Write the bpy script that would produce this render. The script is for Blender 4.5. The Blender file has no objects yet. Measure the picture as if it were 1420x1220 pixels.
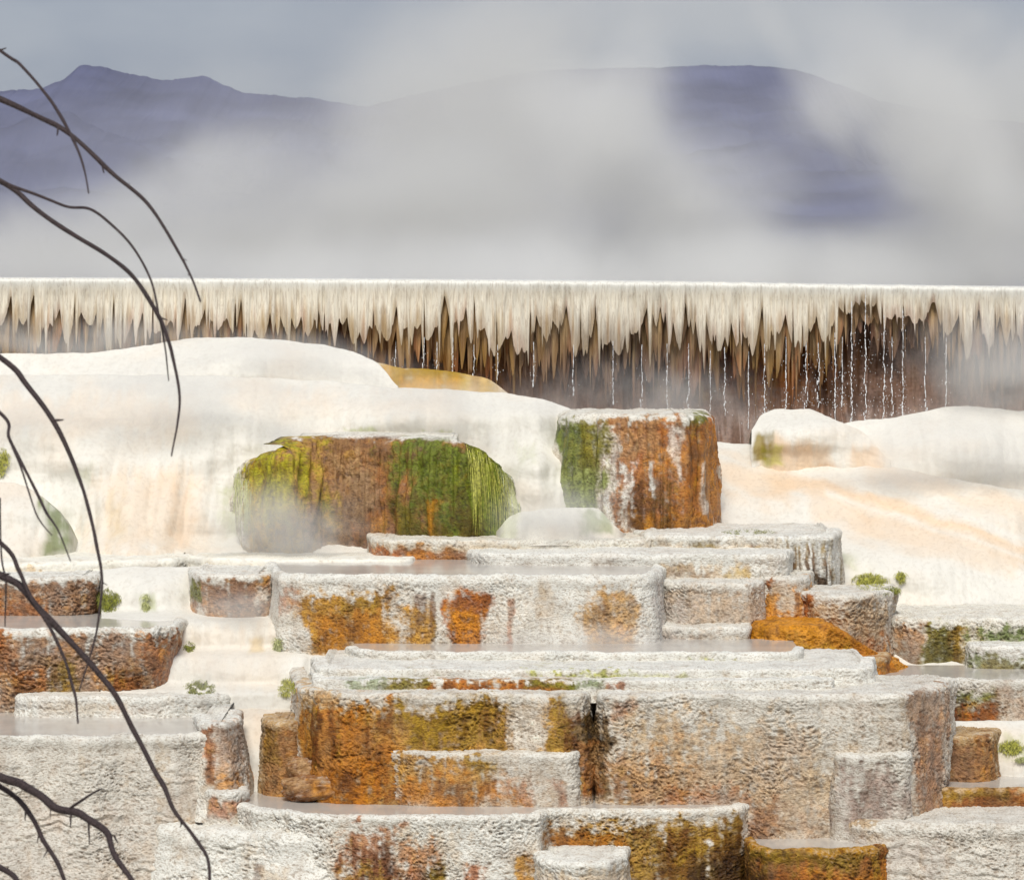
import bpy, math, random
import numpy as np
from mathutils import Vector

random.seed(7)
RNG = np.random.RandomState(11)
SC = bpy.context.scene
COL = SC.collection

# ------------------------------------------------------------------ layout
F = 4500.0          # focal length in photo pixels
HU, HV = 710.0, 370.0   # principal column, horizon row of the photograph
EYE = 5.2           # eye height above the valley floor (m)

def WX(u, Y): return (np.asarray(u, float) - HU) * np.asarray(Y, float) / F
def WZ(v, Y): return EYE - (np.asarray(v, float) - HV) * np.asarray(Y, float) / F
def PT(u, v, Y): return (float(WX(u, Y)), float(Y), float(WZ(v, Y)))

# ------------------------------------------------------------------ noise
_perm = RNG.permutation(256).astype(np.int64)
_perm = np.concatenate([_perm, _perm, _perm])
_g = RNG.normal(size=(256, 3)); _g /= np.linalg.norm(_g, axis=1)[:, None]

def perlin(x, y, z):
    x, y, z = np.broadcast_arrays(np.asarray(x, float), np.asarray(y, float), np.asarray(z, float))
    xi, yi, zi = np.floor(x), np.floor(y), np.floor(z)
    fx, fy, fz = x - xi, y - yi, z - zi
    xi = xi.astype(np.int64) & 255; yi = yi.astype(np.int64) & 255; zi = zi.astype(np.int64) & 255
    u = fx * fx * fx * (fx * (fx * 6 - 15) + 10)
    v = fy * fy * fy * (fy * (fy * 6 - 15) + 10)
    w = fz * fz * fz * (fz * (fz * 6 - 15) + 10)
    out = 0.0
    for dx in (0, 1):
        wx = u if dx else 1 - u
        for dy in (0, 1):
            wy = v if dy else 1 - v
            for dz in (0, 1):
                wz = w if dz else 1 - w
                g = _g[_perm[_perm[_perm[xi + dx] + yi + dy] + zi + dz] & 255]
                out = out + wx * wy * wz * (g[..., 0] * (fx - dx) + g[..., 1] * (fy - dy) + g[..., 2] * (fz - dz))
    return out * 1.5

def fbm(x, y, z, oct=3, gain=0.5):
    a, s, f = 1.0, 0.0, 1.0
    for i in range(oct):
        s = s + a * perlin(x * f + 13.1 * i, y * f + 7.7 * i, z * f + 3.3 * i)
        a *= gain; f *= 2.03
    return s

def sstep(a, b, x):
    t = np.clip((x - a) / (b - a), 0, 1)
    return t * t * (3 - 2 * t)

def lerp(a, b, t): return a + (b - a) * t

# ------------------------------------------------------------------ colours (linear albedo)
def srgb(r, g, b):
    c = np.array([r, g, b], float) / 255.0
    return np.where(c <= 0.04045, c / 12.92, ((c + 0.055) / 1.055) ** 2.4)

KC = {
    'white': srgb(237, 235, 226), 'cream': srgb(238, 232, 216), 'grey': srgb(221, 215, 203),
    'rust': srgb(166, 88, 4), 'ochre': srgb(188, 134, 8), 'olive': srgb(134, 112, 6),
    'moss': srgb(92, 112, 18), 'lime': srgb(166, 166, 30), 'dark': srgb(38, 22, 12),
    'umber': srgb(98, 50, 6), 'mauve': srgb(170, 144, 132), 'tan': srgb(196, 164, 118),
    'peach': srgb(240, 210, 178), 'brown': srgb(148, 98, 54), 'amber': srgb(216, 142, 12),
    'gold': srgb(194, 158, 40), 'sage': srgb(160, 166, 104), 'plum': srgb(122, 98, 86), 'flow': srgb(227, 223, 213), 'fpeach': srgb(228, 200, 168), 'drip': srgb(228, 220, 202),
}
WARM = ('rust', 'ochre', 'olive', 'amber', 'umber', 'gold', 'brown')

# ------------------------------------------------------------------ mesh helpers
def grid_normals(V3):
    du = np.gradient(V3, axis=1); dv = np.gradient(V3, axis=0)
    n = np.cross(dv, du); n /= np.linalg.norm(n, axis=2, keepdims=True) + 1e-12
    return n

def new_obj(name, verts, faces, mat, parent=None, col=None, smooth=True, loc=None, normals=None):
    verts = np.asarray(verts, np.float32)
    faces = np.asarray(faces, np.int32)
    if loc is not None: verts = verts - np.asarray(loc, np.float32)
    me = bpy.data.meshes.new(name)
    me.vertices.add(len(verts)); me.vertices.foreach_set('co', verts.ravel())
    k = faces.shape[1]
    me.loops.add(faces.size); me.loops.foreach_set('vertex_index', faces.ravel())
    me.polygons.add(len(faces))
    me.polygons.foreach_set('loop_start', np.arange(0, faces.size, k, dtype=np.int32))
    me.update(calc_edges=True)
    me.polygons.foreach_set('use_smooth', np.full(len(faces), smooth))
    if col is not None:
        at = me.color_attributes.new('Tint', 'FLOAT_COLOR', 'POINT')
        at.data.foreach_set('color', np.asarray(col, np.float32).ravel())
    if normals is not None: me.normals_split_custom_set_from_vertices(np.asarray(normals, np.float32).tolist())
    me.materials.append(mat)
    o = bpy.data.objects.new(name, me); COL.objects.link(o)
    if parent is not None: o.parent = parent
    elif loc is not None: o.location = loc
    return o

def grid_faces(nr, nc):
    r = np.arange(nr - 1)[:, None]; c = np.arange(nc - 1)[None, :]
    a = (r * nc + c).ravel()
    return np.stack([a, a + nc, a + nc + 1, a + 1], 1)

def thing(name, label, cat, loc, group=None):
    o = bpy.data.objects.new(name, None); COL.objects.link(o)
    o.empty_display_size = 0.2
    o.location = loc
    o['label'] = label; o['category'] = cat
    if group: o['group'] = group
    return o

def tag(o, label, cat, group=None):
    o['label'] = label; o['category'] = cat
    if group: o['group'] = group
    return o

def struct(o):
    o['kind'] = 'structure'; return o

# ------------------------------------------------------------------ materials
def new_mat(name):
    m = bpy.data.materials.new(name); m.use_nodes = True
    nt = m.node_tree
    for n in list(nt.nodes): nt.nodes.remove(n)
    out = nt.nodes.new('ShaderNodeOutputMaterial')
    return m, nt, out

def link(nt, a, b): nt.links.new(a, b)

def rock_mat(name, bump=0.5, dist=0.012, scale=55, var=0.25, r0=0.62, r1=0.22, spec=0.5, stretch=1.8):
    m, nt, out = new_mat(name)
    N = nt.nodes
    b = N.new('ShaderNodeBsdfPrincipled'); link(nt, b.outputs[0], out.inputs[0])
    at = N.new('ShaderNodeVertexColor'); at.layer_name = 'Tint'
    geo = N.new('ShaderNodeNewGeometry')
    mp = N.new('ShaderNodeMapping'); mp.inputs['Scale'].default_value = (1, 1, stretch)
    link(nt, geo.outputs['Position'], mp.inputs[0])
    n1 = N.new('ShaderNodeTexNoise'); n1.inputs['Scale'].default_value = scale; n1.inputs['Detail'].default_value = 4
    n1.inputs['Roughness'].default_value = 0.62
    link(nt, mp.outputs[0], n1.inputs['Vector'])
    n2 = N.new('ShaderNodeTexNoise'); n2.inputs['Scale'].default_value = 7; n2.inputs['Detail'].default_value = 5
    link(nt, mp.outputs[0], n2.inputs['Vector'])
    mr = N.new('ShaderNodeMapRange'); mr.inputs['From Min'].default_value = 0.3; mr.inputs['From Max'].default_value = 0.7
    mr.inputs['To Min'].default_value = 1 - var * .6; mr.inputs['To Max'].default_value = 1 + var * 0.4
    link(nt, n2.outputs['Fac'], mr.inputs['Value'])
    vm = N.new('ShaderNodeVectorMath'); vm.operation = 'SCALE'
    link(nt, at.outputs['Color'], vm.inputs[0]); link(nt, mr.outputs[0], vm.inputs['Scale'])
    # fine pits: brown where the rock is stained, faint where it is clean
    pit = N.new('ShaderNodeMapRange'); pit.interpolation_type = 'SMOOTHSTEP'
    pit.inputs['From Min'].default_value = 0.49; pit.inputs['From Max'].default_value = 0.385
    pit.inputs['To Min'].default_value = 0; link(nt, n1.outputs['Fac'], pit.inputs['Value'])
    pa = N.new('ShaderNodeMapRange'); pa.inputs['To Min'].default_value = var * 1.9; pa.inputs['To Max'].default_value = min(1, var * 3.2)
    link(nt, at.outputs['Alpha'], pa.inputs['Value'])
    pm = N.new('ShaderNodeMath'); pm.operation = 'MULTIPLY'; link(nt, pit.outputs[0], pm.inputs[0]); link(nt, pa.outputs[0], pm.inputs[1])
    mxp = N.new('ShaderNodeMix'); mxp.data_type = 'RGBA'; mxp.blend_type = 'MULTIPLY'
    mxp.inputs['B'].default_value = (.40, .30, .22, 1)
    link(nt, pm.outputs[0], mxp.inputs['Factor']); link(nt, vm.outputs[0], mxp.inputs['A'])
    # tiny crests brightened in the colour to stand for wet glints
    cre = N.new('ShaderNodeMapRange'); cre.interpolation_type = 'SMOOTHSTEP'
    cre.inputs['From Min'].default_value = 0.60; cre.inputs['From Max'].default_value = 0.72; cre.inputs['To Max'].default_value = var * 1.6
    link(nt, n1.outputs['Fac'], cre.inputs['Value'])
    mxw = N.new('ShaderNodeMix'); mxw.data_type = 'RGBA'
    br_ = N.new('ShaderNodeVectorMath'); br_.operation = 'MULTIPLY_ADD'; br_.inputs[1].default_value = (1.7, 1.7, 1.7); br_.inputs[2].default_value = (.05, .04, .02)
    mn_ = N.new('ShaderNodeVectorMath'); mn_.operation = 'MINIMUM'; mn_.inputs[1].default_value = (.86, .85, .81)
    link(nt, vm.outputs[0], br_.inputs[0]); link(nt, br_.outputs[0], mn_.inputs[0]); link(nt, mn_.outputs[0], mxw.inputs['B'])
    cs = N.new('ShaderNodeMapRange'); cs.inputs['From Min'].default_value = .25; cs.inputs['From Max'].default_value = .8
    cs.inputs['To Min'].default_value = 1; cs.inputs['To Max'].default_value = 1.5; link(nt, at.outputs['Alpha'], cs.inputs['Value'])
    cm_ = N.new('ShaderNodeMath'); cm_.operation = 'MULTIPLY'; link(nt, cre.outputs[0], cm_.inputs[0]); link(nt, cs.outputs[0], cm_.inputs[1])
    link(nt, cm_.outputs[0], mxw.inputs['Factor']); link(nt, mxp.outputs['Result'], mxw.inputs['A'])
    link(nt, mxw.outputs['Result'], b.inputs['Base Color'])
    rr = N.new('ShaderNodeMapRange'); rr.inputs['To Min'].default_value = r0; rr.inputs['To Max'].default_value = r1
    link(nt, at.outputs['Alpha'], rr.inputs['Value']); link(nt, rr.outputs[0], b.inputs['Roughness'])
    b.inputs['Specular IOR Level'].default_value = spec
    bp = N.new('ShaderNodeBump'); bp.inputs['Strength'].default_value = bump; bp.inputs['Distance'].default_value = dist
    link(nt, n1.outputs['Fac'], bp.inputs['Height']); link(nt, bp.outputs[0], b.inputs['Normal'])
    return m

M_ROCK = rock_mat('travertine_rough', bump=0.8, dist=0.016, scale=50, var=0.22, r1=.36, spec=.28)
M_SMOOTH = rock_mat('travertine_smooth', bump=0.4, dist=0.012, scale=26, var=0.05, r0=0.7, r1=0.4, spec=0.3, stretch=0.5)
M_CURTAIN = rock_mat('dripstone', bump=0.5, dist=0.012, scale=60, var=0.12, r0=0.6, r1=0.3, stretch=0.12)

def simple_mat(name, color, rough=0.5, spec=0.5, nscale=20, var=0.2, bump=0.2, trans=0.0):
    m, nt, out = new_mat(name); N = nt.nodes
    b = N.new('ShaderNodeBsdfPrincipled'); link(nt, b.outputs[0], out.inputs[0])
    geo = N.new('ShaderNodeNewGeometry')
    n = N.new('ShaderNodeTexNoise'); n.inputs['Scale'].default_value = nscale; n.inputs['Detail'].default_value = 4
    link(nt, geo.outputs['Position'], n.inputs['Vector'])
    cr = N.new('ShaderNodeValToRGB')
    c = np.array(color)
    cr.color_ramp.elements[0].position = 0.3; cr.color_ramp.elements[1].position = 0.7
    cr.color_ramp.elements[0].color = (*np.clip(c * (1 - var), 0, 1), 1)
    cr.color_ramp.elements[1].color = (*np.clip(c * (1 + var), 0, 1), 1)
    link(nt, n.outputs['Fac'], cr.inputs[0]); link(nt, cr.outputs[0], b.inputs['Base Color'])
    b.inputs['Roughness'].default_value = rough; b.inputs['Specular IOR Level'].default_value = spec
    if bump:
        bp = N.new('ShaderNodeBump'); bp.inputs['Strength'].default_value = bump; bp.inputs['Distance'].default_value = 0.01
        link(nt, n.outputs['Fac'], bp.inputs['Height']); link(nt, bp.outputs[0], b.inputs['Normal'])
    if trans: b.inputs['Transmission Weight'].default_value = trans
    return m

M_WATER = simple_mat('milky_water', srgb(196, 190, 182), rough=0.14, spec=0.5, nscale=3.0, var=0.10, bump=0.08)
M_FALL = simple_mat('falling_water', (0.86, 0.87, 0.88), rough=0.12, spec=0.8, nscale=40, var=0.04, bump=0)
M_BARK = simple_mat('dark_bark', srgb(62, 50, 50), rough=0.65, spec=0.35, nscale=120, var=0.45, bump=0.7)
M_GROUND = simple_mat('valley_soil', srgb(176, 170, 156), rough=0.9, nscale=0.8, var=0.2, bump=0.4)
M_HILL = simple_mat('haze_tinted_forest_slopes', srgb(92, 96, 124), rough=1.0, spec=0.0, nscale=0.035, var=0.22, bump=0)  # bluish albedo carries the aerial haze over the far forest

# ------------------------------------------------------------------ paint: stains and some painted shade and highlights, fixed to the rock in world x / z
def paint(P, Yr, base, patches, hgt=None, whiten=0.0, dark=0.0, seed=0.0, wet=0.2, cap=None):
    """P: (n,3) world points -> (n,4) tint + wetness."""
    n = len(P)
    C = np.tile(KC[base], (n, 1)); W = np.full(n, wet)
    x, y, z = P[:, 0], P[:, 1], P[:, 2]
    wa = fbm(x * 6 + seed, y * 6, z * 3.0, 3); wb = fbm(x * 6 + 31 + seed, y * 6, z * 3.0, 3)
    st = fbm(x * 22 + seed, y * 5, z * 2.2, 3)          # vertical streaks
    mo = fbm(x * 16 + 5 + seed, y * 16, z * 20, 3)      # mottle
    fi = fbm(x * 34 + seed, y * 34, z * 52, 2); wc = fbm(x * 5 + 77 + seed, y * 5, z * 5, 2)
    S = np.zeros(n); wl = fbm(x * 2.6 + 50 + seed, y * 2.6, z * 3.4, 2)
    C = C * (1 + 0.05 * wa[:, None])
    C = lerp(C, C * np.array([.80, .72, .66]), (0.62 * sstep(.12, .75, wb + .55 * fbm(x * 2.1 + seed, y * 2, z * 1.2, 3)))[:, None])
    dr = fbm(x * 8 + 21 + seed, y * 4, z * .8, 3)
    C = lerp(C, KC['tan'] * .9, (.42 * sstep(.28, .75, dr) * sstep(-.5, .3, mo))[:, None])
    px = Yr / F
    uu = x / px + HU; vv = (EYE - z) / px + HV          # parallel to the wall, at its own depth
    for p in patches:
        kind, u0, v0, u1, v1, amt = p[:6]
        ed = p[6] if len(p) > 6 else 10.0
        mot = p[7] if len(p) > 7 else 0.7
        ed = min(ed, 0.38 * (u1 - u0), 0.38 * (v1 - v0))
        bot = np.clip((vv - v0) / max(1.0, v1 - v0), 0, 1)
        uw = uu + wa * (ed * 1.5 + 5) + wl * min(16, .22 * (u1 - u0)) + fi * ed * 0.6; vw = vv + wb * ed * 1.3 + mo * ed * 0.9 + st * ed * (0.2 + 0.7 * bot)
        d = np.minimum(np.minimum(uw - u0, u1 - uw), np.minimum(vw - v0, v1 - vw))
        m = sstep(-ed * 1.6, ed * 1.6, d)
        if hgt is not None: m = m + mot * 0.55 * (0.5 - hgt) * (1.15 - m) * sstep(0.02, 0.3, m)
        m = sstep(0.02, 1.0, m * (1 + mot * (0.55 * mo + 0.5 * st)) - mot * 0.2 * (1 - m)) * amt
        if cap is not None: m = m * cap
        if kind in WARM and hgt is not None:
            hl = sstep(-ed * 3.5 - 8, ed, d - 10 * (1 - bot) * (d < 0)) * (1 - m) * .42 * amt * (cap if cap is not None else 1) * np.clip(.7 + .8 * mo + .5 * st, 0, 1)
            C = lerp(C, KC['tan'] * np.array([.98, .92, .78]), hl[:, None])
        kc = np.tile(KC[kind], (n, 1))
        if kind in WARM:
            q = 0.9 * wc + 0.6 * st + 0.35 * fi
            kc = lerp(kc, KC['umber'] * 0.8, (0.75 * sstep(0.05, 0.75, q))[:, None])
            kc = lerp(kc, KC['amber'] if kind in ('rust', 'ochre', 'amber', 'brown') else KC['gold'], (0.6 * sstep(0.05, 0.7, -q))[:, None])
        kc = kc * np.clip(1 + 0.3 * st + 0.4 * mo + 0.3 * fi, 0.35, 1.7)[:, None]
        C = lerp(C, kc, m[:, None]); S = np.maximum(S, m) if kind not in ('white', 'cream', 'grey') else S * (1 - m)
        if kind not in ('white', 'cream', 'peach', 'grey'): W = np.maximum(W, m * 0.85)
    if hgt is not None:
        k = sstep(0.55, 0.9, hgt + 0.25 * fi) * whiten * (0.8 - 0.35 * S)  # crests lightened in the tint, painting glints on the bumps
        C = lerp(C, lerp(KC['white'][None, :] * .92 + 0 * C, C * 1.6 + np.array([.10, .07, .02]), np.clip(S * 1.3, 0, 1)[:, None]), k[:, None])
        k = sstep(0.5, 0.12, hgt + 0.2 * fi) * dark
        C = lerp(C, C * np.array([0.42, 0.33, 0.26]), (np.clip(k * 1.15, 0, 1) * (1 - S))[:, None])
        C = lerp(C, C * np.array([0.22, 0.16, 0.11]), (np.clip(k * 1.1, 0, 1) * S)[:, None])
        W = np.clip(W, 0, 1)
    return np.concatenate([np.clip(C, 0.003, 0.88), W[:, None]], 1)

# ------------------------------------------------------------------ terraces
def smooth_path(pts, step, sig):
    pts = np.asarray(pts, float)
    d = np.concatenate([[0], np.cumsum(np.hypot(*np.diff(pts, axis=0).T))])
    n = max(6, int(d[-1] / step))
    s = np.linspace(0, d[-1], n)
    x = np.interp(s, d, pts[:, 0]); y = np.interp(s, d, pts[:, 1])
    k = max(1, int(3 * sig / step)); g = np.exp(-0.5 * (np.arange(-k, k + 1) * step / sig) ** 2); g /= g.sum()
    def sm(a):
        lo = a[0] - (a[1] - a[0]) * np.arange(k, 0, -1); hi = a[-1] + (a[-1] - a[-2]) * np.arange(1, k + 1)
        return np.convolve(np.concatenate([lo, a, hi]), g, 'valid')
    x, y = sm(x), sm(y)
    d = np.concatenate([[0], np.cumsum(np.hypot(np.diff(x), np.diff(y)))])
    n = max(6, int(d[-1] / step)); s = np.linspace(0, d[-1], n)
    return np.interp(s, d, x), np.interp(s, d, y), s

def crinkle(x, y, z, sx=0.075, sz=0.045):
    w1 = perlin(x / 0.13, y / 0.13, z / 0.10); w2 = perlin(x / 0.13 + 40, y / 0.13, z / 0.10)
    qx, qy, qz = x / sx + w1 * 0.8, y / sx, z / sz + w2 * 0.8
    a = 1 - np.abs(perlin(qx, qy, qz)) * 2.0
    b = 1 - np.abs(perlin(qx * 2.2 + 9, qy * 2.2, qz * 2.2)) * 2.0
    c = perlin(qx * 0.4 + 3, qy * 0.4, qz * 0.4)
    return np.clip(0.5 * a + 0.42 * b + 0.25 * c, -0.5, 1.0) * 0.75 + 0.2

TERRACE_GROUP = None
def terrace(label, path, vt, vb, patches=(), base='white', crk=0.016, lobe=0.03, lip=0.035, batter=0.03, bulge=0.0,
            top='pool', yback=None, whiten=0.5, dark=0.5, crown=None, px=1.35, sig=0.04, seed=None, mat=None,
            name='travertine_terrace', cat='terrace', sx=0.062, sz=0.034, drop=0.012, flute=0.0, wet=0.2, tilt=0.0, capstain=0.3, strata=0.008, rimv=1.0):
    seed = (len(bpy.data.objects) * 3.7) if seed is None else seed
    pp = [(float(WX(u, Y)), Y) for u, Y in path]
    Yr = vt[1]; zt = float(WZ(*vt)); zb = float(WZ(*vb)) - 0.04
    step = px * Yr / F
    x, y, s = smooth_path(pp, step, sig)
    if name == 'travertine_terrace':
        y = y + .045 * perlin(x * 1.9 + seed, 0 * x, 0 * x + 2) + .05 * perlin(x * 3.1 + seed, 0 * x, 0 * x + 6) ** 2
    tx, ty = np.gradient(x), np.gradient(y); L = np.hypot(tx, ty) + 1e-9
    nx, ny = ty / L, -tx / L
    ns = len(x)
    cr = np.zeros(ns)
    if crown is not None:
        uu = x * F / y + HU
        cr = np.interp(uu, [c[0] for c in crown], [c[1] for c in crown]) * Yr / F
    cr = cr + tilt * (x - x.mean())
    cr = cr + .9 * rimv * (.010 * perlin(x * 4.2 + seed, y * 4, 0) + .006 * perlin(x * 13 + seed, y * 12, 3) + .004 * perlin(x * 31 + seed, y * 30, 5))
    # profile: (offset outward, z below top, normal-out, normal-up)
    prof = []
    if top == 'rock' or top is None:
        pass
    w = max(0.11, lip * 1.75)
    prof += [(-w, -0.05, 0, 1), (-w * 0.9, -0.02, 0, 1), (-w * 0.7, -0.003, 0, 1)] if top == 'pool' else [(-w, 0, 0, 1), (-w * .75, 0, 0, 1)]
    na = max(4, int(lip * 1.57 / step))
    for k in range(int(max(2, (w * 0.7 - lip) / (step * 1.5))) if w * .7 > lip else 0):
        pass
    for k in np.linspace(0, 1, max(2, int(max(0.0, w * 0.7 - lip) / (step * 1.5)) + 1))[1:] if w * 0.7 > lip else []:
        prof.append((lerp(-w * 0.7, -lip, k), 0, 0, 1))
    for a in np.linspace(0, math.pi / 2, na)[(0 if w * .7 <= lip else 1):]:
        prof.append((-lip + lip * math.sin(a), -lip + lip * math.cos(a), math.sin(a), math.cos(a)))
    Hh = zt - lip - zb
    nw = max(3, int(Hh / step))
    for t in np.linspace(0, 1, nw)[1:]:
        tt_ = min(1.0, t * Hh / .07); o = batter * t ** 1.3 + bulge * math.sin(math.pi * t) - .010 * tt_ * tt_ * (3 - 2 * tt_)
        prof.append((o, -lip - Hh * t, 1, 0))
    prof = np.array(prof)
    O, Zp, No, Nu = prof.T
    nr = len(prof)
    PX = x[None, :] + nx[None, :] * O[:, None]; PY = y[None, :] + ny[None, :] * O[:, None]
    fall = np.clip((Zp + Hh) / max(Hh, 1e-6), 0, 1)
    PZ = zt + Zp[:, None] + cr[None, :] * fall[:, None]
    # medium lobes (vertical columns / scallops) and small relief
    lob = fbm(PX * 3.2 + seed, PY * 3.2, PZ * 1.3, 3) * lobe
    if flute: lob = lob + flute * np.abs(perlin(PX * 14 + seed, PY * 6, PZ * 0.9))
    sk = .68 + .34 * ((seed * .37) % 1.0)
    hgt = crinkle(PX + seed, PY, PZ, sx * sk, sz * sk)
    rough = .35 + 1.35 * sstep(-.45, .5, fbm(PX * 1.7 + seed + 9, PY * 1.7, PZ * 2.2, 2))
    zz = PZ / .085 + 1.2 * fbm(PX * 1.3 + seed, PY * 1.3, PZ * 4, 3) + .5 * fbm(PX * 7, PY * 7, PZ * 9 + seed, 2)
    sw = zz - np.floor(zz)
    lob = lob + strata * (1 - sw) * sstep(0, .45, sw) * sstep(-.35, .35, fbm(PX * 2.2 + seed, PY * 2, PZ * 5, 2)) * (0.4 + 1.2 * np.clip(perlin(PX * 1.1 + seed, PY, zz * .5) + .4, 0, 1))
    amt = lob * No[:, None] + (hgt - 0.4) * crk * rough * (0.25 + 0.75 * No[:, None])
    up = (hgt - 0.4) * crk * rough * 0.5 * Nu[:, None] + fbm(PX * 5 + seed, PY * 5, PZ * 0, 2) * 0.006 * (Zp[:, None] > -lip - 0.05)
    X = PX + nx[None, :] * amt; Y_ = PY + ny[None, :] * amt; Z = PZ + up
    rows = [(X, Y_, Z, hgt)]
    if top == 'rock':
        yb = yback if yback is not None else y.max()
        nt_ = max(3, int((yb - y.min()) / (step * 2.2)))
        tt = np.linspace(1, 0, nt_, endpoint=False)[:, None]
        bx = np.maximum.accumulate(X[0])[None, :]; by = Y_[0][None, :]
        TX = bx + 0 * tt; TY = lerp(by, np.maximum(by, yb), tt)
        hh = crinkle(TX + seed, TY, 0 * TX + zt, 0.09, 0.06)
        TZ = Z[0][None, :] + ((hh - 0.4) * crk * 0.45 + fbm(TX * 3, TY * 3, 0 * TX, 2) * 0.008) * np.minimum(1, (1 - tt + 0.02) * 1) - 0 * tt
        rows.insert(0, (TX, TY, TZ, hh))
    X = np.concatenate([r[0] for r in rows]); Y_ = np.concatenate([r[1] for r in rows])
    Z = np.concatenate([r[2] for r in rows]); Hg = np.concatenate([r[3] for r in rows])
    V = np.stack([X.ravel(), Y_.ravel(), Z.ravel()], 1)
    cap = np.ones_like(X); cap[:len(X) - nr] = capstain
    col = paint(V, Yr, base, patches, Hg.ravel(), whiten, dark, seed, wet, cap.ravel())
    if base in ('white', 'grey', 'cream') and capstain < 1:
        kk = len(X) - nw; cc = col.reshape(X.shape[0], ns, 4)
        wgt = np.concatenate([np.full(kk, .6), np.linspace(.6, 0, min(nw, 7)), np.zeros(max(0, nw - 7))])[:, None, None] * np.clip(.75 + perlin(X * 9 + seed, Y_ * 9, Z * 9), 0, 1)[..., None]
        cc[..., :3] = lerp(cc[..., :3], KC['white'], wgt * (cc[..., 3:4] < .45)); col = cc.reshape(-1, 4)
    org = (float(x[len(x) // 2]), float(y[len(y) // 2]), zb)
    if name == 'travertine_terrace':
        t = thing(name, label, cat, org)
        # the pale rim (with the flat top behind it) and the rough face below are two parts
        cut = X.shape[0] - nw + 1 - 1
        V3 = V.reshape(X.shape[0], ns, 3); C3 = col.reshape(X.shape[0], ns, 4)
        nA = grid_normals(V3)
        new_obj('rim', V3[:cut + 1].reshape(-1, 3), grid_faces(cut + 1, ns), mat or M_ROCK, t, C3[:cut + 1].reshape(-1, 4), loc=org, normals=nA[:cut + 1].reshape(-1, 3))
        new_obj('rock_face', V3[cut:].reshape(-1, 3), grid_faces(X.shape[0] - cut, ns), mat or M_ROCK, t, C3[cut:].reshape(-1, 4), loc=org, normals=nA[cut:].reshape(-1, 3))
        if top == 'pool':
            yb = yback if yback is not None else y.max()
            k = np.linspace(0, 1, 8)[:, None]
            wx = (x - nx * 0.05)[None, :] + 0 * k; wy0 = (y - ny * 0.05)[None, :]
            wy = lerp(wy0, np.maximum(wy0, yb), k)
            wz = np.full_like(wx, zt - drop)
            sl = slice(None, None, 3)
            Vw = np.stack([wx[:, sl].ravel(), wy[:, sl].ravel(), wz[:, sl].ravel()], 1)
            new_obj('pool_water', Vw, grid_faces(8, wx[:, sl].shape[1])[:, ::-1], M_WATER, t, None, loc=org)
        return t
    o = new_obj(name, V, grid_faces(X.shape[0], ns), mat or M_ROCK, None, col, loc=org)
    return tag(o, label, cat)

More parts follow.
